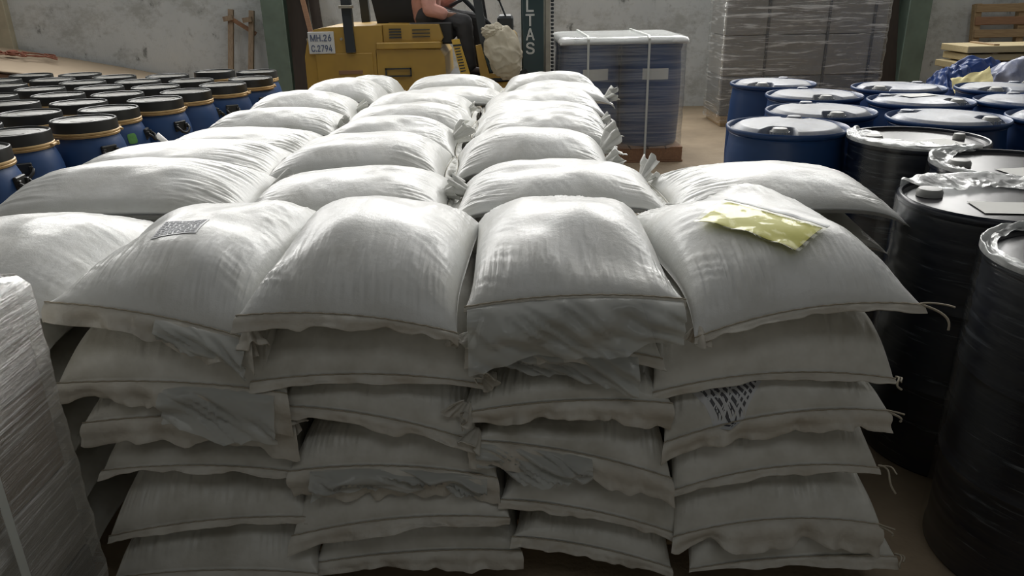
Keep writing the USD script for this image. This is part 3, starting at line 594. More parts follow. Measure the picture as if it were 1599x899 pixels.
def steel_drum(label, loc, rotz, seed, fold):
    t = thing('steel_drum', label, 'drum', loc, rotz, 'black steel drums in stretch film')
    def obj(name, m, *a, **k):      # a tall drum: 0.92 m to the rim
        m.vertices = m.vertices * [.985, .985, 1.034]; return globals()['obj'](name, m, *a, **k)
    R = .288; prof = [(0, .015), (.270, .015), (.284, .0), (.292, .002), (.292, .02), (R - .002, .035)]
    for zz in np.linspace(.06, .84, 60):
        hoop = sum(.011 * math.exp(-((zz - h) / .012) ** 2) for h in (.30, .58)); cor = .0025 * math.sin(zz * 2 * math.pi / .045) if (.64 < zz < .82 or .1 < zz < .24) else 0
        prof.append((R + hoop + cor, zz))
    prof += [(R, .86), (R - .006, .868), (0, .868)]
    obj('body', lathe(prof, 72), 'drum_black', t, smooth=40)
    ring = [(.284, .858), (.294, .862), (.299, .872), (.298, .884), (.292, .890), (.285, .888), (.282, .878)]
    obj('chime', lathe(ring + [ring[0]], 72), 'drum_black', t, smooth=50)
    obj('lid', lathe([(0, .876), (.20, .875), (.262, .872), (.274, .866), (.284, .880), (.284, .862), (0, .862)][::-1], 72), 'drum_lid', t, smooth=30)
    for (bx, by, br) in ((-.19, .06, .042), (.19, -.04, .026)):
        b = lathe([(0, 0), (br, 0), (br, .014), (br * .86, .024), (br * .5, .026), (0, .026)], 28); b.apply_translation((bx, by, .876)); obj('bung', b, 'cap_grey', t, smooth=40)
    pl = sheet(np.stack([*np.meshgrid(np.linspace(-.10, .13, 10), np.linspace(-.16, -.02, 6), indexing='ij'), np.full((10, 6), .8785)], -1), .001)
    obj('lid_label', pl, 'paper', t)
    prof = []
    for zz in np.linspace(.015, .90, 70): prof.append((.3045, zz))
    sh = trimesh.creation.revolve(np.array([(.3045, z_) for z_ in np.linspace(.015, .885, 72)]), sections=120); v = sh.vertices.copy()
    n = fbm(np.column_stack([v[:, 0] * 4, v[:, 1] * 4, v[:, 2] * 26 + seed]), 3, seed) - .5; bag = fbm(np.column_stack([v[:, 0] * 3, v[:, 1] * 3, v[:, 2] * 2 + seed]), 2, seed + 1)
    k = (1 + (.022 * n + .035 * np.clip(bag - .45, 0, 1)))
    k = np.maximum(k, .9985)
    v[:, :2] *= k[:, None]; sh.vertices = v
    obj('stretch_film', sh, 'film_drum', t, smooth=True, label='clear stretch film wound round the drum')
    for a0, a1, w0, w1 in fold:
        obj('film_fold', crumple_film(.294, seed, a0 - rotz, a1 - rotz, .888, w0, w1), 'film_sheet', t, smooth=True, label='crumpled film gathered over the rim')
    return t
steel_drum('film-wrapped black steel drum with crumpled film peaks on its lid, beside the nearest blue drum', (1.84, 3.43, 0), .25, 11, [(2.2, 5.2, .05, .22)])
steel_drum('film-wrapped black steel drum at the right picture edge, second behind the nearest black drum', (1.93, 2.865, 0), .1, 12, [(1.6, 4.3, .03, .10)])
steel_drum('film-wrapped black steel drum with bung and pale label, facing the overhanging sack corner', (1.58, 2.395, 0), -.15, 13, [(.6, 2.4, .10, .22)])
steel_drum('nearest film-wrapped black steel drum, cut by the right picture edge', (1.52, 1.80, 0), .5, 14, [(1.2, 4.9, .035, .06)])

steel_drum('film-wrapped black steel drum to the right of the nearest one, beyond the picture edge', (2.20, 1.86, 0), .9, 15, [(1.2, 3.9, .03, .06)])
steel_drum('film-wrapped black steel drum at the far right beside the large one', (2.44, 2.48, 0), 1.3, 16, [(1.2, 3.9, .03, .06)])
# ------------------------------------------------------------------ blue open-top barrels with black lids (left)
def barrel(label, loc, rotz, group, sticker=True):
    t = thing('lidded_barrel', label, 'barrel', loc, rotz, group)
    pr = [(0, .008), (.19, .0), (.205, .012), (.215, .06), (.230, .18), (.242, .30), (.248, .40), (.247, .48), (.240, .56), (.227, .62), (.212, .66), (.203, .675), (.200, .70), (0, .70)]
    obj('body', lathe(pr, 64), 'barrel_blue', t, smooth=40)
    cr = [(.200, .682), (.214, .682), (.219, .688), (.219, .696), (.215, .700), (.219, .705), (.218, .713), (.212, .718), (.200, .718)]
    obj('clamp_ring', lathe(cr + [cr[0]], 64), 'gold_ring', t, smooth=40)
    ld = [(.200, .716), (.2115, .716), (.2125, .72), (.2105, .780), (.208, .788), (.202, .791), (.196, .789), (.193, .781), (.188, .776), (.178, .774)]
    ld2 = ld + [(.178, .752), (.200, .748), (.200, .716)]
    obj('lid', lathe(ld2, 64), 'black_plastic', t, smooth=45)
    obj('lid_panel', lathe([(0, .748), (.187, .748), (.187, .779), (.15, .7795), (.148, .7765), (.08, .7765), (.077, .779), (0, .779)], 64), 'lid_panel', t, smooth=30, label='dusty recessed top of the lid')
    for s in (0, math.pi):
        c, sn = math.cos(s), math.sin(s)
        plate = box(.222, .246, -.055, .055, .545, .625, .006); lug = cat_([box(.236, .262, yy - .012, yy + .012, .568, .606, .004) for yy in (-.045, .045)])
        grip = tube([(.255, -.055, .588), (.278, -.05, .570), (.286, -.03, .545), (.288, 0, .535), (.286, .03, .545), (.278, .05, .570), (.255, .055, .588)], .011, 8)
        T = trimesh.transformations.rotation_matrix(s, (0, 0, 1))
        m = cat_([plate, lug]); m.apply_transform(T); hp = obj('handle_mount', m, 'black_plastic', t, smooth=30); grip.apply_transform(T); obj('handle', grip, 'black_plastic', hp, smooth=True)
    lev = cat_([box(.216, .232, -.05, .05, .692, .708, .003), box(.220, .236, .03, .055, .686, .714, .003)]); lev.apply_transform(trimesh.transformations.rotation_matrix(1.2, (0, 0, 1)))
    obj('ring_lever', lev, 'gold_ring', t)
    if sticker:
        a, z = np.meshgrid(np.linspace(-.5, .5, 12), np.linspace(-.5, .5, 10), indexing='ij')
        k = (np.abs(a * 2) ** 4 + np.abs(z * 2) ** 4 + 1e-9) ** .25; mx = np.maximum(np.abs(a * 2), np.abs(z * 2)); sc = np.where(k > 0, mx / k, 1)
        a, z = a * sc, z * sc
        zz = .580 + z * .075; ang = -math.pi / 2 + .75 + a * .30; rad = np.interp(zz, [p[1] for p in pr[4:12]], [p[0] for p in pr[4:12]]) + .0035
        obj('green_label', sheet(np.stack([rad * np.cos(ang), rad * np.sin(ang), zz], -1), .001), 'green_sticker', t, smooth=True, label='round green sticker')
    return t
BL = [(-3.05, 4.30), (-3.13, 4.86), (-2.94, 5.37), (-3.60, 5.12), (-3.51, 5.69), (-2.99, 5.86), (-2.87, 6.33), (-3.43, 6.24), (-3.99, 6.25), (-2.81, 6.80), (-3.36, 6.72), (-3.88, 6.75), (-4.46, 6.74), (-2.66, 7.29), (-3.24, 7.22), (-3.77, 7.24), (-4.31, 7.23),
      (-2.55, 7.80), (-3.10, 7.70), (-3.63, 7.73), (-4.17, 7.72), (-4.86, 7.61), (-3.19, 8.60), (-2.70, 8.49), (-3.55, 8.22), (-4.10, 8.22), (-4.65, 8.02), (-5.21, 8.08), (-4.62, 8.53), (-5.17, 8.56), (-5.88, 8.72), (-4.10, 5.75), (-4.55, 6.22)]
BP = np.array(BL)
for _ in range(200):
    D = BP[:, None] - BP[None]; L = np.linalg.norm(D, axis=2) + np.eye(len(BP)); push = np.clip(.505 - L, 0, 1) * (1 - np.eye(len(BP)))
    BP += (D / L[..., None] * push[..., None]).sum(1) * .4
rows = {}
order = sorted(range(len(BP)), key=lambda i: BP[i, 0])
colid = [sum(1 for q in (-3.16, -3.70, -4.22, -4.72) if BP[i, 0] < q) for i in range(len(BP))]
colname = ['column nearest the sacks', 'second column from the sacks', 'third column from the sacks', 'fourth column from the sacks', 'outermost columns by the tan board']
cnt = {}
nthw = ['nearest', 'second', 'third', 'fourth', 'fifth', 'sixth', 'seventh', 'eighth', 'ninth', 'tenth', 'eleventh']
labels = {}
for c in range(5):
    for n, i in enumerate(sorted([i for i in range(len(BP)) if colid[i] == c], key=lambda i: BP[i, 1])):
        labels[i] = f'black-lidded blue barrel, {nthw[n]} from the front in the {colname[c]}'
b0 = barrel(labels[0], (*BP[0], 0), .1, 'blue barrels with black lids'); b1 = None
rr_ = random.Random(5)
for i in range(1, len(BP)):
    stick = i in (5,)
    if i == 5 or i == 0: dup(b0, (*BP[i], 0), .1 + (.15 if i == 5 else 0), labels[i], 'barrel', 'blue barrels with black lids')
    elif b1 is None: b1 = barrel(labels[i], (*BP[i], 0), -1.0, 'blue barrels with black lids', sticker=False)
    else: dup(b1, (*BP[i], 0), {2: -.55, 6: -.45, 9: -2.6, 13: -1.0, 17: -.8}.get(i, rr_.uniform(-3, 3)), labels[i], 'barrel', 'blue barrels with black lids')

# ------------------------------------------------------------------ stretch-wrapped loads
def wrapped_shell(x0, x1, y0, y1, z0, z1, r, seed, amp=.010, n=44, taper=.0):
    """open-bottomed film shell round a load: sides and top, slightly sucked in and creased"""
    from shapely.geometry import box as sb
    p = sb(x0 + r, y0 + r, x1 - r, y1 - r).buffer(r, quad_segs=5).exterior
    L = p.length; s = np.linspace(0, L, int(L / .035), endpoint=False); ring = np.array([p.interpolate(q).coords[0] for q in s]); k = len(ring); c = ring.mean(0)
    zs = np.linspace(z0, z1 - .02, n); V = []; d0 = (ring - c) / np.linalg.norm(ring - c, axis=1, keepdims=True)
    for z in zs:
        nz = fbm(np.column_stack([ring * 2.2, np.full(k, z * 16 + seed)]), 3, seed) - .5
        V.append(np.column_stack([ring + d0 * (amp * nz * 1.6 + .004)[:, None], np.full(k, z)]))
    for f, zo in ((.985, -.004), (.93, .004), (.8, .004), (.55, .004), (.25, .004)):
        q = c + (ring - c) * f; nz = fbm(np.column_stack([q * 5, np.full(k, seed)]), 3, seed + 1); V.append(np.column_stack([q, z1 + zo + amp * .9 * nz]))
    m = len(V); V = np.vstack(V + [[[*c, z1 + .004 + amp * .5]]]); idx = np.arange(m * k).reshape(m, k); nx = np.roll(idx, -1, 1)
    q = np.stack([idx[:-1], nx[:-1], nx[1:], idx[1:]], -1).reshape(-1, 4); F = np.vstack([q[:, [0, 1, 2]], q[:, [0, 2, 3]], np.stack([idx[-1], nx[-1], np.full(k, m * k)], 1)])
    return trimesh.Trimesh(V, F, process=False)
# nearest left: cartons on a pallet under film with a pale strap
def near_load():
    X0, X1, Y0, Y1, ZT = -2.16, -1.005, .34, 1.50, 1.045
    o = ((X0 + X1) / 2, (Y0 + Y1) / 2, 0)
    t = thing('wrapped_carton_load', 'film-wrapped grey carton load with pale strap at the left front picture edge', 'wrapped pallet load', o)
    hx, hy = (X1 - X0) / 2, (Y1 - Y0) / 2
    r = random.Random(3); nz = 4; h = (ZT - .14 - .015) / nz
    for k in range(nz):
        for i in range(2):
            for j in range(3):
                a = -hx + .015 + i * (hx - .015); b = -hy + .015 + j * (2 * hy - .03) / 3; q = r.uniform(0, .006)
                obj('carton', box(a + .003, a + hx - .018 - q, b + .003, b + (2 * hy - .03) / 3 - .003, .14 + k * h + .001, .14 + (k + 1) * h - .002, .004), r.choice(['carton_tan', 'carton_brown', 'carton_tan']) if k > 0 else 'carton_grey', t)
    for i in range(6):
        w = 2 * hy / 6; obj('deck_board', box(-hx, hx, -hy + i * w + .006, -hy + (i + 1) * w - .006, .115, .138, .003), 'wood', t)
    for yy in (-hy + .06, 0, hy - .06): obj('stringer', box(-hx, hx, yy - .05, yy + .05, 0, .115, .004), 'wood', t)
    for k, (yy) in enumerate((-.22, .30)):
        sp = [(hx + .018, yy, .12), (hx + .018, yy, .5), (hx + .018, yy, ZT + .004), (hx - .03, yy, ZT + .018), (0, yy, ZT + .016), (-hx + .03, yy, ZT + .018), (-hx - .018, yy, ZT), (-hx - .018, yy, .12)]
        P = np.array(sp); G = np.stack([P + [0, -.011, 0], P + [0, .011, 0]], 1)
        obj('strap', sheet(G, .0016), 'strap_pale', t)
    obj('stretch_film', wrapped_shell(-hx - .004, hx + .004, -hy - .004, hy + .004, .02, ZT, .03, 31, .012, 60), 'film_pallet', t, smooth=True, label='creased clear stretch film round the cartons')
near_load()

# ------------------------------------------------------------------ load carried by the forklift: blue drums, white cover, film, straps on a wooden pallet
def fork_load():
    cx, cy = 1.06, 7.79; PH = .145
    t = pallet('wooden_pallet', .47, 1.65, 7.2, 8.38, PH, 'red-brown wooden pallet under the wrapped blue drums, carried by the forklift', 'wood_red', rotz=math.pi / 2)
    t = thing('wrapped_drum_load', 'pallet load of blue drums in stretch film with white top cover and two straps', 'wrapped pallet load', (cx, cy, PH))
    for i, (dx, dy) in enumerate(((-.295, -.295), (.295, -.295), (-.295, .295), (.295, .295))):
        pr = [(0, .0), (.26, .0), (.275, .03), (.285, .3), (.288, .5), (.285, .7), (.275, .86), (.29, .90), (.288, .93), (.27, .93), (.25, .925), (0, .93)]
        m = lathe(pr, 48); m.apply_translation((dx, dy, 0)); d = obj('drum', m, 'blue_plastic', t, smooth=40)
        if dy < 0:
            a, z = np.meshgrid(np.linspace(-.42, .42, 12), np.linspace(0, 1, 3), indexing='ij'); ang = -math.pi / 2 + a + (.15 if dx < 0 else .0)
            g = np.stack([dx + .2905 * np.cos(ang), dy + .2905 * np.sin(ang), .62 + .10 * z], -1); obj('drum_label', sheet(g, .001), 'paper', d, smooth=True)
    obj('top_board', box(-.585, .585, -.585, .585, .935, .955, .004), 'white_cover', t)
    obj('top_cover', wrapped_shell(-.59, .59, -.59, .59, .950, .985, .06, 44, .012, 5), 'white_cover', t, smooth=True, label='white cover sheet over the drum tops')
    obj('stretch_film', wrapped_shell(-.60, .60, -.60, .60, -.01, .99, .20, 45, .012, 50), 'film_blue', t, smooth=True, label='milky stretch film with horizontal wraps')
    for xx in (-.33, .22):
        P = np.array([(xx, -.612, -.10), (xx, -.612, .4), (xx, -.612, .985), (xx, -.57, 1.012), (xx, .57, 1.012), (xx, .612, .985), (xx, .612, -.10)]); G = np.stack([P + [-.010, 0, 0], P + [.010, 0, 0]], 1)
        obj('strap', sheet(G, .002), 'strap_pale', t)
fork_load()

# ------------------------------------------------------------------ grey wrapped load at the back right
def far_load():
    x0, x1, y0, y1, zt = 2.46, 4.30, 9.05, 9.75, 1.50
    cx, cy = (x0 + x1) / 2, (y0 + y1) / 2; hx, hy = (x1 - x0) / 2, (y1 - y0) / 2
    t = thing('wrapped_crate_load', 'tall grey film-wrapped load with a wooden top rail, against the back wall', 'wrapped pallet load', (cx, cy, 0))
    for xx in np.linspace(-hx + .1, hx - .1, 4): obj('pallet_block', box(xx - .07, xx + .07, -hy + .02, hy - .02, 0, .12, .004), 'wood', t)
    xs = [-hx, -hx + .49, -hx + 1.17, -hx + 1.68, hx]
    for a, b in zip(xs[:-1], xs[1:]):
        for k in range(3):
            z0 = .12 + k * .45; obj('crate', box(a + .012, b - .012, -hy + .02, hy - .02, z0 + .004, z0 + .446, .008), 'carton_grey' if k else 'carton_dark', t)
    for xx in xs[1:-1]: obj('batten', box(xx - .011, xx + .011, -hy + .005, hy - .01, .125, 1.46), 'steel_dark', t)
    obj('top_rail', box(-hx - .01, hx + .01, -hy - .0, -hy + .07, 1.475, 1.51, .004), 'wood_pale', t); obj('top_board', box(-hx, hx, -hy + .08, hy, 1.475, 1.495, .004), 'wood_pale', t)
    obj('stretch_film', wrapped_shell(-hx - .014, hx + .014, -hy - .014, hy + .014, .05, 1.472, .04, 61, .016, 50), 'film_far', t, smooth=True, label='wrinkled glinting stretch film')
far_load()

# ------------------------------------------------------------------ forklift (faces +x, stopped with its load)
def forklift():
    O = np.array([-.70, 7.79, 0.])
    t = thing('forklift', 'yellow forklift truck with dark mast and white registration plate, driver seated on it', 'forklift', O)
    def P(name, m, mt, parent=None, smooth=30, **kw):
        m = m.copy(); m.apply_translation(-O); return obj(name, m, mt, parent or t, smooth, **kw)
    ya, yb = 7.26, 8.32
    P('counterweight', side([(-1.80, .40), (-1.86, .55), (-1.85, 1.02), (-1.80, 1.20), (-1.74, 1.255), (-1.64, 1.27), (-1.13, 1.28), (-1.13, 1.085), (-1.20, 1.07), (-1.20, .40)], ya, yb), 'yellow_paint')
    P('rear_hood', side([(-1.125, 1.085), (-1.125, 1.283), (-.62, 1.275), (-.585, 1.16), (-.60, 1.135), (-1.125, 1.10)], ya + .03, yb - .03), 'yellow_paint')
    pn = P('side_panel', side([(-1.195, .45), (-1.195, 1.07), (-.62, 1.065), (-.575, 1.0), (-.56, .60), (-.60, .45)], ya, yb), 'yellow_paint')
    P('engine_cover', box(-1.19, -.60, ya - .025, yb + .025, 1.072, 1.132, .008), 'yellow_paint')
    P('rear_panel', box(-1.75, -1.23, ya - .012, ya + .01, .55, 1.045, .005), 'yellow_paint')
    # worn lettering block and badge
    P('badge_frame', cat_([box(-1.125, -.885, ya - .016, ya + .002, .83, .842), box(-1.125, -.885, ya - .016, ya + .002, .895, .907), box(-1.125, -1.113, ya - .016, ya + .002, .83, .907), box(-.897, -.885, ya - .016, ya + .002, .83, .907)]), 'steel_dark')
    P('worn_badge', box(-1.55, -1.33, ya - .020, ya - .010, .86, .895, .003), 'wood_red')
    for k in range(4): P('louvre', box(-1.07, -.96, ya + .018, ya + .034, 1.165 + k * .024, 1.176 + k * .024), 'steel_dark')
    for k in range(3): P('louvre', box(-.86, -.70, ya + .018, ya + .034, 1.17 + k * .030, 1.178 + k * .030), 'steel_dark')
    pl = P('number_plate', box(-1.80, -1.565, ya - .018, ya + .004, 1.045, 1.235, .004), 'plate_white')
    for s, z in (('MH.26', 1.155), ('C.2794', 1.065)):
        m = meshkit.text_mesh(s, .055, .003, bold=True); v = m.vertices; w = v[:, 0].max() - v[:, 0].min(); sc = .19 / w
        m = trimesh.Trimesh(np.stack([-1.778 + (v[:, 0] - v[:, 0].min()) * sc, ya - .018 - v[:, 2], z + v[:, 1]], 1), m.faces, process=False); m.fix_normals(); P('plate_lettering', m, 'plate_ink', pl, smooth=False)
    P('lock', tube([(-1.50, ya - .02, 1.17), (-1.50, ya + .01, 1.17)], .012, 12), 'steel_pale')
    # overhead guard
    rear = []
    for k, yy in enumerate((7.36, 8.22)):
        P('guard_post', beam((-1.42, yy - .10 if k == 0 else yy, 1.05), (-1.46, yy - .02 if k == 0 else yy, 2.16), .085, .07), 'steel_dark')
        P('guard_post', beam((-.17, yy, .82), (-.36, yy, 2.16), .075, .06), 'steel_dark')
    P('post_band', box(-1.49, -1.385, 7.20, 7.36, 1.43, 1.455, .003), 'steel_pale')
    for k in range(7): P('guard_bar', box(-1.48, -.34, 7.34 + k * .145 - .015, 7.34 + k * .145 + .015, 2.15, 2.19, .004), 'steel_dark')
    P('guard_rim', cat_([box(-1.50, -1.42, 7.30, 8.26, 2.14, 2.20, .006), box(-.40, -.32, 7.30, 8.26, 2.14, 2.20, .006)]), 'steel_dark')
    P('exhaust', tube([(-.98, 8.28, 1.2), (-.98, 8.28, 1.95)], .045, 14), 'steel_dark')
    # seat
    P('seat_cushion', box(-.92, -.47, 7.44, 8.10, 1.135, 1.235, .03), 'seat_black')
    P('seat_side', box(-.90, -.50, 7.40, 7.46, 1.10, 1.29, .012), 'seat_black')
    P('seat_back', beam((-.92, 7.77, 1.20), (-1.03, 7.77, 1.80), .60, .11), 'seat_black')
    # foot well, step plate, cowl, dash
    P('floor_plate', box(-.60, .02, ya + .04, yb - .04, .765, .80, .004), 'steel_dark')
    P('frame_rail', box(-.62, .12, ya + .02, yb - .02, .46, .76, .01), 'yellow_paint')
    st = P('step_panel', side([(-.505, 1.145), (-.435, 1.150), (-.345, .83), (-.425, .80)], ya - .02, ya + .02), 'yellow_bright')
    for k in range(9):
        f = .24 + k * .075; a = np.array([-.500 + .075 * f, 1.145 - .33 * f]); P('tread_strip', beam((a[0] + .004, ya - .021, a[1]), (a[0] + .052, ya - .021, a[1] + .006), .004, .010), 'steel_dark', st)
    P('step_band', beam((-.492, ya - .023, 1.095), (-.412, ya - .023, 1.10), .006, .016), 'steel_dark', st)
    P('cowl_side', side([(-.29, 1.09), (-.24, 1.10), (-.17, .84), (-.06, .84), (-.06, 1.10), (.0, 1.10), (.0, .80), (-.25, .80)], ya, ya + .05), 'yellow_paint')
    P('cowl', box(-.10, .10, ya + .05, yb - .03, .78, 1.17, .03), 'yellow_paint'); P('cowl_inset', side([(-.235, 1.06), (-.10, 1.06), (-.09, .86), (-.165, .86)], ya + .01, ya + .03), 'mast_teal')
    P('dash_panel', box(-.09, .06, 7.5, 8.1, 1.17, 1.33, .02), 'steel_dark')
    P('steering_column', tube([(-.10, 7.75, 1.18), (-.40, 7.75, 1.475)], .022, 10), 'steel_dark')
    w = np.array([(0, .17 * math.cos(a), .17 * math.sin(a)) for a in np.linspace(0, 2 * np.pi, 36, endpoint=False)]); q = math.radians(-38); Rm = np.array([[math.cos(q), 0, math.sin(q)], [0, 1, 0], [-math.sin(q), 0, math.cos(q)]])
    q = math.radians(52); wv = np.stack([w[:, 2] * math.sin(q), w[:, 1], w[:, 2] * math.cos(q) * .55], 1) + [-.40, 7.75, 1.485]
    sw = P('steering_wheel', tube(wv, .015, 8, True), 'steel_dark', smooth=True); P('wheel_spoke', cat_([tube([wv[i], wv[(i + 18) % 36]], .009, 6) for i in (0, 6, 12)]), 'steel_dark', sw)
    for k in range(3): P('control_lever', cat_([tube([(.0, 7.52 + k * .05, 1.30), (-.07, 7.52 + k * .05, 1.47)], .008, 8), trimesh.creation.icosphere(2, .020).apply_translation((-.07, 7.52 + k * .05, 1.48))]), 'steel_dark')
    # mast
    for k, yy in enumerate((7.38, 8.08)):
        ms = P('mast_rail', side([(.145, .06), (.145, 2.45), (.335, 2.45), (.335, .06)], yy, yy + .12), 'mast_teal')
        P('inner_rail', box(.352, .398, yy + .01, yy + .10, .05, 2.40, .004), 'steel_pale')
        ch = [box(.405, .432, yy + .035, yy + .075, .12 + j * .034, .12 + j * .034 + .024, .004) for j in range(66)]; P('lift_chain', cat_(ch), 'steel_dark', smooth=False)
        if k == 0:
            for s, z in zip('VOLTAS', (1.615, 1.492, 1.369, 1.246, 1.123, 1.000)):
                m = meshkit.text_mesh(s, .100, .003, bold=True); v = m.vertices; v0 = v[:, 0].min(); w = v[:, 0].max() - v0; sx = min(1.05, .082 / w)
                m = trimesh.Trimesh(np.stack([.212 + (v[:, 0] - v0 - w / 2) * sx, yy - v[:, 2], z + v[:, 1]], 1), m.faces, process=False); m.fix_normals(); P('mast_letter', m, 'letter_white', ms, smooth=False)
    for z in (.20, 1.75, 2.40): P('mast_crossbar', box(.18, .30, 7.50, 8.08, z, z + .07, .006), 'mast_teal')
    P('lift_cylinder', tube([(.24, 7.79, .15), (.24, 7.79, 2.2)], .045, 16), 'steel_dark')
    P('tilt_cylinder', tube([(-.05, 7.40, .70), (.18, 7.40, .85)], .03, 10), 'steel_dark')
    P('carriage', cat_([box(.436, .462, 7.36, 8.22, .12, .22, .004), box(.436, .462, 7.36, 8.22, .45, .53, .004)]), 'steel_dark')
    for yy in (7.54, 8.04): P('fork', cat_([box(.432, .465, yy - .05, yy + .05, .05, .55, .004), box(.44, 1.50, yy - .05, yy + .05, .045, .085, .006)]), 'steel_dark')
    for (xx, r, wd) in ((.0, .33, .20), (-1.40, .27, .17)):
        for yy in (ya + .02, yb - .02 - wd):
            m = lathe([(r * .5, 0), (r * .9, 0), (r, wd * .2), (r, wd * .8), (r * .9, wd), (r * .5, wd), (r * .5, 0)], 40); v = m.vertices; m = trimesh.Trimesh(np.stack([xx + v[:, 0], yy + v[:, 2] - .04, r + v[:, 1]], 1), m.faces, process=False); m.fix_normals()
            wheel = P('wheel', m, 'tyre'); m = lathe([(0, .04), (r * .48, .03), (r * .5, .0), (r * .5, wd), (0, wd)], 28); v = m.vertices; m = trimesh.Trimesh(np.stack([xx + v[:, 0], yy + v[:, 2] - .04, r + v[:, 1]], 1), m.faces, process=False); m.fix_normals(); P('rim', m, 'steel_pale', wheel)
forklift()
cs = blob((0, 0, .22), (.150, .10, .215), 5, .35, 5, 1.3); cs.vertices[:, 0] += .045 * np.clip((.3 - cs.vertices[:, 2]) * 3, -1, 1)
t = thing('cream_sack', 'crumpled cream sack slung on the forklift beside the mast', 'sack', (-.045, 7.155, .815)); obj('bag', cs, 'cream_sack', t, smooth=True)
nk = blob((0, 0, 0), (.08, .055, .05), 9, .6, 4, 3); nk.apply_translation((-.085, -.01, .40)); obj('bag_mouth', nk, 'cream_sack', t, smooth=True)

# ------------------------------------------------------------------ the driver
def driver():
    O = np.array([-.74, 7.75, 1.235])
    t = thing('person', 'person in pink shirt and dark trousers sitting on the forklift, hand on knee', 'person', O)
    J = dict(hip=((-.75, 7.75, 1.30), .115), waist=((-.77, 7.75, 1.42), .115), chest=((-.755, 7.75, 1.57), .128), chestl=((-.75, 7.66, 1.60), .10), chestr=((-.75, 7.84, 1.60), .10), neck0=((-.735, 7.75, 1.69), .058), neck1=((-.715, 7.75, 1.79), .052),
             shn=((-.74, 7.565, 1.655), .062), shf=((-.74, 7.935, 1.655), .062), eln=((-.71, 7.48, 1.40), .043), elf=((-.62, 7.97, 1.42), .043), wrn=((-.535, 7.495, 1.345), .030), wrf=((-.44, 7.88, 1.53), .030),
             hin=((-.74, 7.66, 1.32), .098), hif=((-.74, 7.84, 1.32), .098), knn=((-.405, 7.50, 1.275), .064), knf=((-.32, 7.98, 1.275), .064), ann=((-.365, 7.50, .895), .042), anf=((-.26, 7.98, .895), .042), ton=((-.24, 7.49, .835), .030), tof=((-.13, 7.98, .835), .030), hen=((-.385, 7.50, .85), .034), hef=((-.28, 7.98, .85), .034),
             head=((-.690, 7.75, 1.905), .092), crown=((-.715, 7.75, 1.945), .088), jaw=((-.655, 7.75, 1.840), .050), chin=((-.625, 7.75, 1.815), .024), nose=((-.588, 7.75, 1.895), .013), nbr=((-.605, 7.75, 1.930), .012), earn=((-.70, 7.662, 1.90), .018), earf=((-.70, 7.838, 1.90), .018),
             pn=((-.475, 7.50, 1.342), .026), pf=((-.395, 7.83, 1.555), .026))
    links = [('hip', 'waist'), ('waist', 'chest'), ('chest', 'chestl'), ('chest', 'chestr'), ('chest', 'neck0'), ('neck0', 'neck1'), ('neck1', 'head'), ('chestl', 'shn'), ('chestr', 'shf'), ('shn', 'eln'), ('shf', 'elf'), ('eln', 'wrn'), ('elf', 'wrf'), ('hip', 'hin'), ('hip', 'hif'), ('hin', 'knn'), ('hif', 'knf'), ('knn', 'ann'), ('knf', 'anf'),
             ('ann', 'hen'), ('anf', 'hef'), ('hen', 'ton'), ('hef', 'tof'), ('head', 'crown'), ('head', 'jaw'), ('jaw', 'chin'), ('nbr', 'nose'), ('head', 'earn'), ('head', 'earf'), ('wrn', 'pn'), ('wrf', 'pf')]
    for s, p, d, dn in (('n', (-.475, 7.50, 1.342), np.array([.9, -.05, -.42]), np.array([0, 0, -1.])), ('f', (-.395, 7.83, 1.555), np.array([.5, -.6, .25]), np.array([.6, .2, -.8]))):
        p = np.array(p); d = d / np.linalg.norm(d); sdv = np.cross(d, dn); sdv /= np.linalg.norm(sdv)
        for k, (o, ln) in enumerate(((-.024, .062), (-.008, .072), (.008, .068), (.024, .054))):
            a = p + sdv * o + d * .015; b = a + d * ln * .55; c = b + (d * .6 + dn * .8) * ln * .5
            J[f'f{s}{k}a'], J[f'f{s}{k}b'], J[f'f{s}{k}c'] = (a, .0095), (b, .0085), (c, .0075); links += [(f'f{s}{k}a', f'f{s}{k}b'), (f'f{s}{k}b', f'f{s}{k}c')]
        a = p - d * .01 + sdv * .028; b = a + (d * .5 + sdv * .7) * .035; c = b + (d * .9 + dn * .3) * .03
        J[f't{s}a'], J[f't{s}b'], J[f't{s}c'] = (a, .011), (b, .010), (c, .008); links += [(f't{s}a', f't{s}b'), (f't{s}b', f't{s}c')]
    def P(name, m, mt, smooth=True, **kw):
        m = m.copy(); m.apply_translation(-O); return obj(name, m, mt, t, smooth, **kw)
    P('body', bones(J, links, .012, 6), 'skin')
    def cloth(names, links, add, ends={}):
        K = {k: (J[k][0], J[k][1] + ends.get(k, add)) for k in names}; m = bones(K, links, .014, 8)
        v = m.vertices; n = m.vertex_normals; m.vertices = v + n * (.012 * (fbm(v * np.array([14, 14, 22]), 3, 4) - .45))[:, None]; return m
    J['sln'] = ((-.60, 7.488, 1.365), .036); J['slf'] = ((-.52, 7.93, 1.475), .036)
    P('shirt', cloth(['hip', 'waist', 'chest', 'chestl', 'chestr', 'shn', 'shf', 'eln', 'elf', 'neck0', 'sln', 'slf'], [('hip', 'waist'), ('waist', 'chest'), ('chest', 'chestl'), ('chest', 'chestr'), ('chestl', 'shn'), ('chestr', 'shf'), ('shn', 'eln'), ('shf', 'elf'), ('chest', 'neck0'), ('eln', 'sln'), ('elf', 'slf')], .022, {'neck0': .012}), 'pink_shirt')
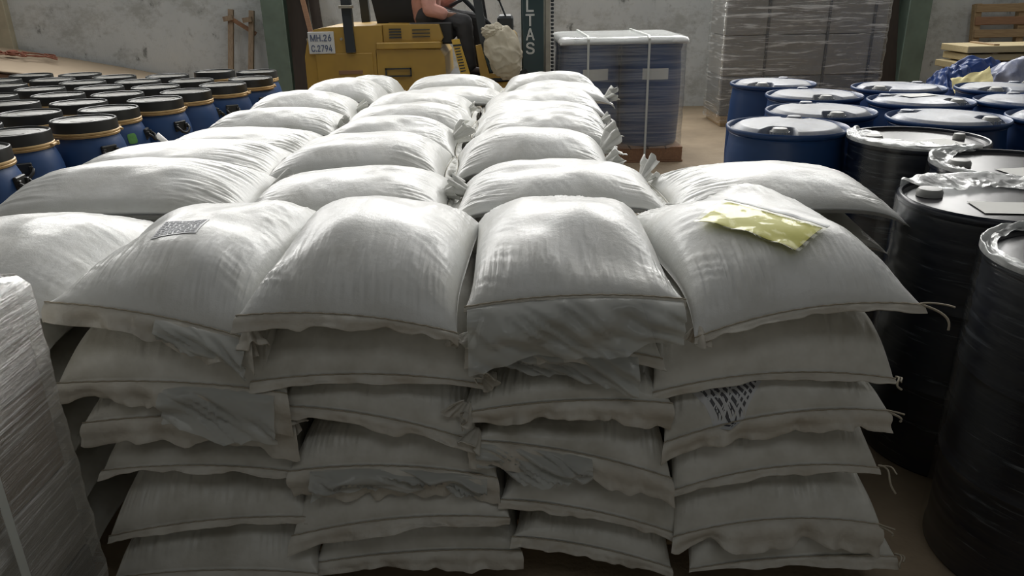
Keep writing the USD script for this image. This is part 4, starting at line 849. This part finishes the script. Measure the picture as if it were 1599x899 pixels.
    P('trousers', cloth(['hip', 'hin', 'hif', 'knn', 'knf', 'ann', 'anf'], [('hip', 'hin'), ('hip', 'hif'), ('hin', 'knn'), ('hif', 'knf'), ('knn', 'ann'), ('knf', 'anf')], .020, {'hip': .016, 'ann': .024, 'anf': .024}), 'trousers')
    for s in 'nf': P('shoe', bones({'a': (J['he' + s][0], .042), 'b': (J['to' + s][0], .036)}, [('a', 'b')], .012, 3), 'shoe')
    hr = trimesh.creation.icosphere(4, 1.0); hr = hr.slice_plane((0, 0, -.15), (-.55, 0, .83), cap=True); hr.vertices = hr.vertices * [.108, .100, .105] + [-.712, 7.75, 1.925]; P('hair', hr, 'hair')
    for yy in (7.718, 7.782): P('eye', trimesh.creation.icosphere(2, .013).apply_translation((-.607, yy, 1.912)), 'plate_white'); P('pupil', trimesh.creation.icosphere(2, .006).apply_translation((-.597, yy, 1.912)), 'hair')
    P('mouth', tube([(-.612, 7.728, 1.850), (-.602, 7.75, 1.853), (-.612, 7.772, 1.850)], .005, 8), 'rope_red')
driver()

# ------------------------------------------------------------------ things along the back wall
t = thing('wooden_trestle', 'wooden trestle frame with two posts and short top blocks leaning on the back wall', 'trestle', (-3.58, 10.5, 0))
obj('post', beam((-.14, -.14, 0), (-.03, .15, 1.37), .065, .05), 'wood_post', t); obj('post', beam((.12, -.14, 0), (.24, .15, 1.35), .065, .05), 'wood_post', t)
obj('top_block', beam((-.12, .08, 1.255), (.0, .08, 1.275), .05, .06), 'wood_post', t); obj('top_block', beam((.13, .08, 1.235), (.25, .08, 1.25), .05, .06), 'wood_post', t)
obj('diagonal_brace', beam((-.03, .11, 1.26), (.26, .14, 1.06), .035, .05), 'wood_red', t); obj('lower_rail', beam((-.13, -.07, .35), (.14, -.07, .35), .04, .05), 'wood_post', t)
for k, (a, b, w, m, lb) in enumerate([((-2.62, 10.12, 0), (-2.72, 10.66, 2.6), .26, 'dark_board', 'wide dark board leaning on the back wall right beside the left column'), ((-2.30, 10.05, 0), (-2.56, 10.70, 2.0), .12, 'dark_board', 'narrow dark board leaning obliquely beside the wide dark one'), ((-2.24, 9.84, 0), (-2.68, 10.46, 1.9), .05, 'wood_red', 'thin reddish timber leaning across the dark boards')]):
    o = np.array([*a[:2], 0]); t = thing('leaning_board', lb, 'board', o, group=None); obj('board', beam(np.array(a) - o + [0, 0, .02], np.array(b) - o, w, .03), m, t); obj('edge_strip', beam(np.array(a) - o + [w / 2 + .004, 0, .02], np.array(b) - o + [w / 2 + .004, 0, 0], .006, .034), m, t)
t = thing('leaning_board', 'dark board standing between the grey wrapped load and the right column', 'board', (4.92, 10.2, 0)); obj('board', beam((0, 0, .01), (-.05, .50, 2.6), .30, .03), 'dark_board', t); obj('edge_strip', beam((.154, 0, .01), (.104, .5, 2.6), .006, .034), 'dark_board', t)
t = thing('leaning_rod', 'thin pale metal rod leaning by the left column', 'rod', (-2.45, 9.95, 0)); obj('rod', tube([(0, 0, 0.01), (-.12, .35, 1.0)], .008, 8), 'steel_pale', t); obj('rod_end', trimesh.creation.icosphere(2, .012).apply_translation((-.12, .35, 1.0)), 'steel_pale', t)
# sloping board at the left
def sloping_board():
    o = np.array([-6.0, 10.0, .0]); t = thing('sloping_board', 'large tan board sloping down to the right along the back wall, behind the barrels', 'board', o)
    c = [np.array(q, float) for q in ((-8.6, 9.15, 1.20), (-4.55, 9.30, .55), (-3.60, 10.68, .34), (-8.6, 10.68, 1.30))]
    a, b = np.meshgrid(np.linspace(0, 1, 40), np.linspace(0, 1, 14), indexing='ij')
    P = (c[0] * (1 - a)[..., None] + c[1] * a[..., None]) * (1 - b)[..., None] + (c[3] * (1 - a)[..., None] + c[2] * a[..., None]) * b[..., None] - o
    P[..., 2] += .03 * (fbm(np.stack([a * 5, b * 3, a * 0], -1), 3, 8) - .5)
    obj('board', sheet(P, .03), 'plywood', t, smooth=True)
    for k, (x, h) in enumerate(((-8.0, 1.08), (-6.6, .86), (-5.2, .62), (-4.7, .52))): obj('support', box(x - o[0] - .04, x - o[0] + .04, 9.4 - o[1], 10.6 - o[1], 0, h - .03, .005), 'wood_red', t)
    obj('front_beam', beam(np.array([-8.6, 9.2, 1.12]) - o, np.array([-4.6, 9.34, .48]) - o, .05, .09), 'wood_red', t)
sloping_board()
pts = []; r = random.Random(4)
for k in range(70):
    f = k / 69; x = -6.75 + 1.0 * f + .12 * math.sin(k * .9); y = 9.75 + .16 * math.sin(k * .55) + .5 * f; pts.append((x + 6.2, y - 9.9, .02 * abs(math.sin(k * 1.3)) + (.985 - (x + 6.75) * .165) - .80 - .01 + .02))
t = thing('rope', 'tangled reddish rope lying on the tan sloping board', 'rope', (-6.2, 9.9, .80)); obj('strand', tube(np.array(pts), .009, 6), 'rope_red', t, smooth=True)
obj('knot', blob((-.05, .18, .12), (.07, .05, .03), 3, .6, 3, 2), 'rope_red', t, smooth=True)
t = thing('door_1', 'cream wooden door frame with teal door at the far left of the back wall', 'door', (-6.9, 10.70, 0), kind='structure')
obj('door_frame', box(.16, .34, -.06, .05, 0, 2.4, .005), 'frame_cream', t); obj('door_leaf', box(-1.1, .155, -.03, .04, 0, 2.3, .004), 'door_teal', t); obj('door_rail', box(-1.0, .12, -.05, -.03, 1.05, 1.2, .004), 'frame_cream', t)
# right: leaning pallet, timber stack, tarpaulin bundles
def lean_pallet():
    t = thing('wooden_pallet', 'worn slatted wooden pallet leaning upright on the back wall at the right', 'pallet', (6.75, 10.35, 0)); q = math.radians(10)
    def tr(m):
        v = m.vertices; m.vertices = np.stack([v[:, 0], v[:, 1] * math.cos(q) + v[:, 2] * math.sin(q), -v[:, 1] * math.sin(q) + v[:, 2] * math.cos(q)], 1); return m
    for k in range(8): obj('slat', tr(box(-.62, .62, -.02, .0, .06 + k * .16, .06 + k * .16 + .10, .003)), 'wood' if k % 2 else 'wood_red', t)
    for xx in (-.58, 0, .58): obj('stringer', tr(box(xx - .045, xx + .045, .002, .09, .03, 1.29, .004)), 'wood', t)
lean_pallet()
for k in range(5):
    z = .49 + k * .086
    t = thing('timber_board', f'{"lowest second third fourth topmost".split()[k]} of the stacked pale timber boards at the right edge', 'board', (6.34, 8.75, z)); sh_ = (-.06, .08, -.10, .05, -.02)[k]
    obj('board', box(-1.42 + sh_ * .5, 1.4, -.28 + sh_ * .4, .25, 0, .070, .006), 'wood_pale', t)
    for xx in (-1.1, .9): obj('batten', box(xx - .03, xx + .03, -.24, .22, .070, .085, .002), 'wood', t)
for xx in (5.2, 6.8):
    t = thing('timber_bearer', f'{"left" if xx < 6 else "right"} bearer block under the stack of pale timber boards', 'block', (xx, 8.75, 0)); obj('block', box(-.12, .12, -.24, .24, 0, .488, .01), 'wood', t); obj('packing_strip', box(-.13, -.12, -.2, .2, .1, .2), 'wood', t)
def bundle(lab, c, r, seed, m, amp=.5):
    t = thing('tarpaulin_bundle', lab, 'tarpaulin', (c[0], c[1], 0)); b = blob((0, 0, c[2]), r, seed, amp, 5, 1.7); b.vertices[:, 2] = np.maximum(b.vertices[:, 2], .004); obj('folds', b, m, t, smooth=True); return t
bundle('small crumpled dark blue tarpaulin bundle in front of the green column', (4.47, 7.85, .36), (.20, .22, .36), 21, 'tarp_blue')
tb = bundle('large blue and grey plastic-covered bundle under the timber boards at the right', (5.12, 7.75, .38), (.46, .32, .40), 22, 'tarp_grey', .4)
for a, b in (((-.05, -.30, .80), (.22, -.32, .58)), ((-.12, -.28, .88), (-.05, -.30, .80)), ((-.05, -.30, .80), (-.30, -.28, .55))): obj('tie_cord', tube([a, tuple((np.array(a) + b) / 2 + [0, -.03, .01]), b], .010, 6), 'strap_pale', tb)
bundle('dark blue tarpaulin heap filling the gap under the timber boards', (4.86, 8.22, .34), (.40, .18, .38), 23, 'tarp_blue')
bundle('dark blue tarpaulin lying low behind the right-hand drums', (6.05, 7.8, .30), (.42, .3, .36), 24, 'tarp_blue')
a, b = np.meshgrid(np.linspace(-1, 1, 16), np.linspace(-1, 1, 10), indexing='ij')
t = thing('yellow_sheet', 'crumpled cream-yellow sheet stuffed against the small blue tarpaulin', 'sheet', (4.46, 7.52, .66)); obj('sheet', sheet(np.stack([a * .15, b * .06 - .05 * a, .06 * b + .05 * a + .06 * (fbm(np.stack([a * 3, b * 3, a * 0 + 5], -1), 3, 5) - .5)], -1), .003), 'cream_yellow', t, smooth=40)
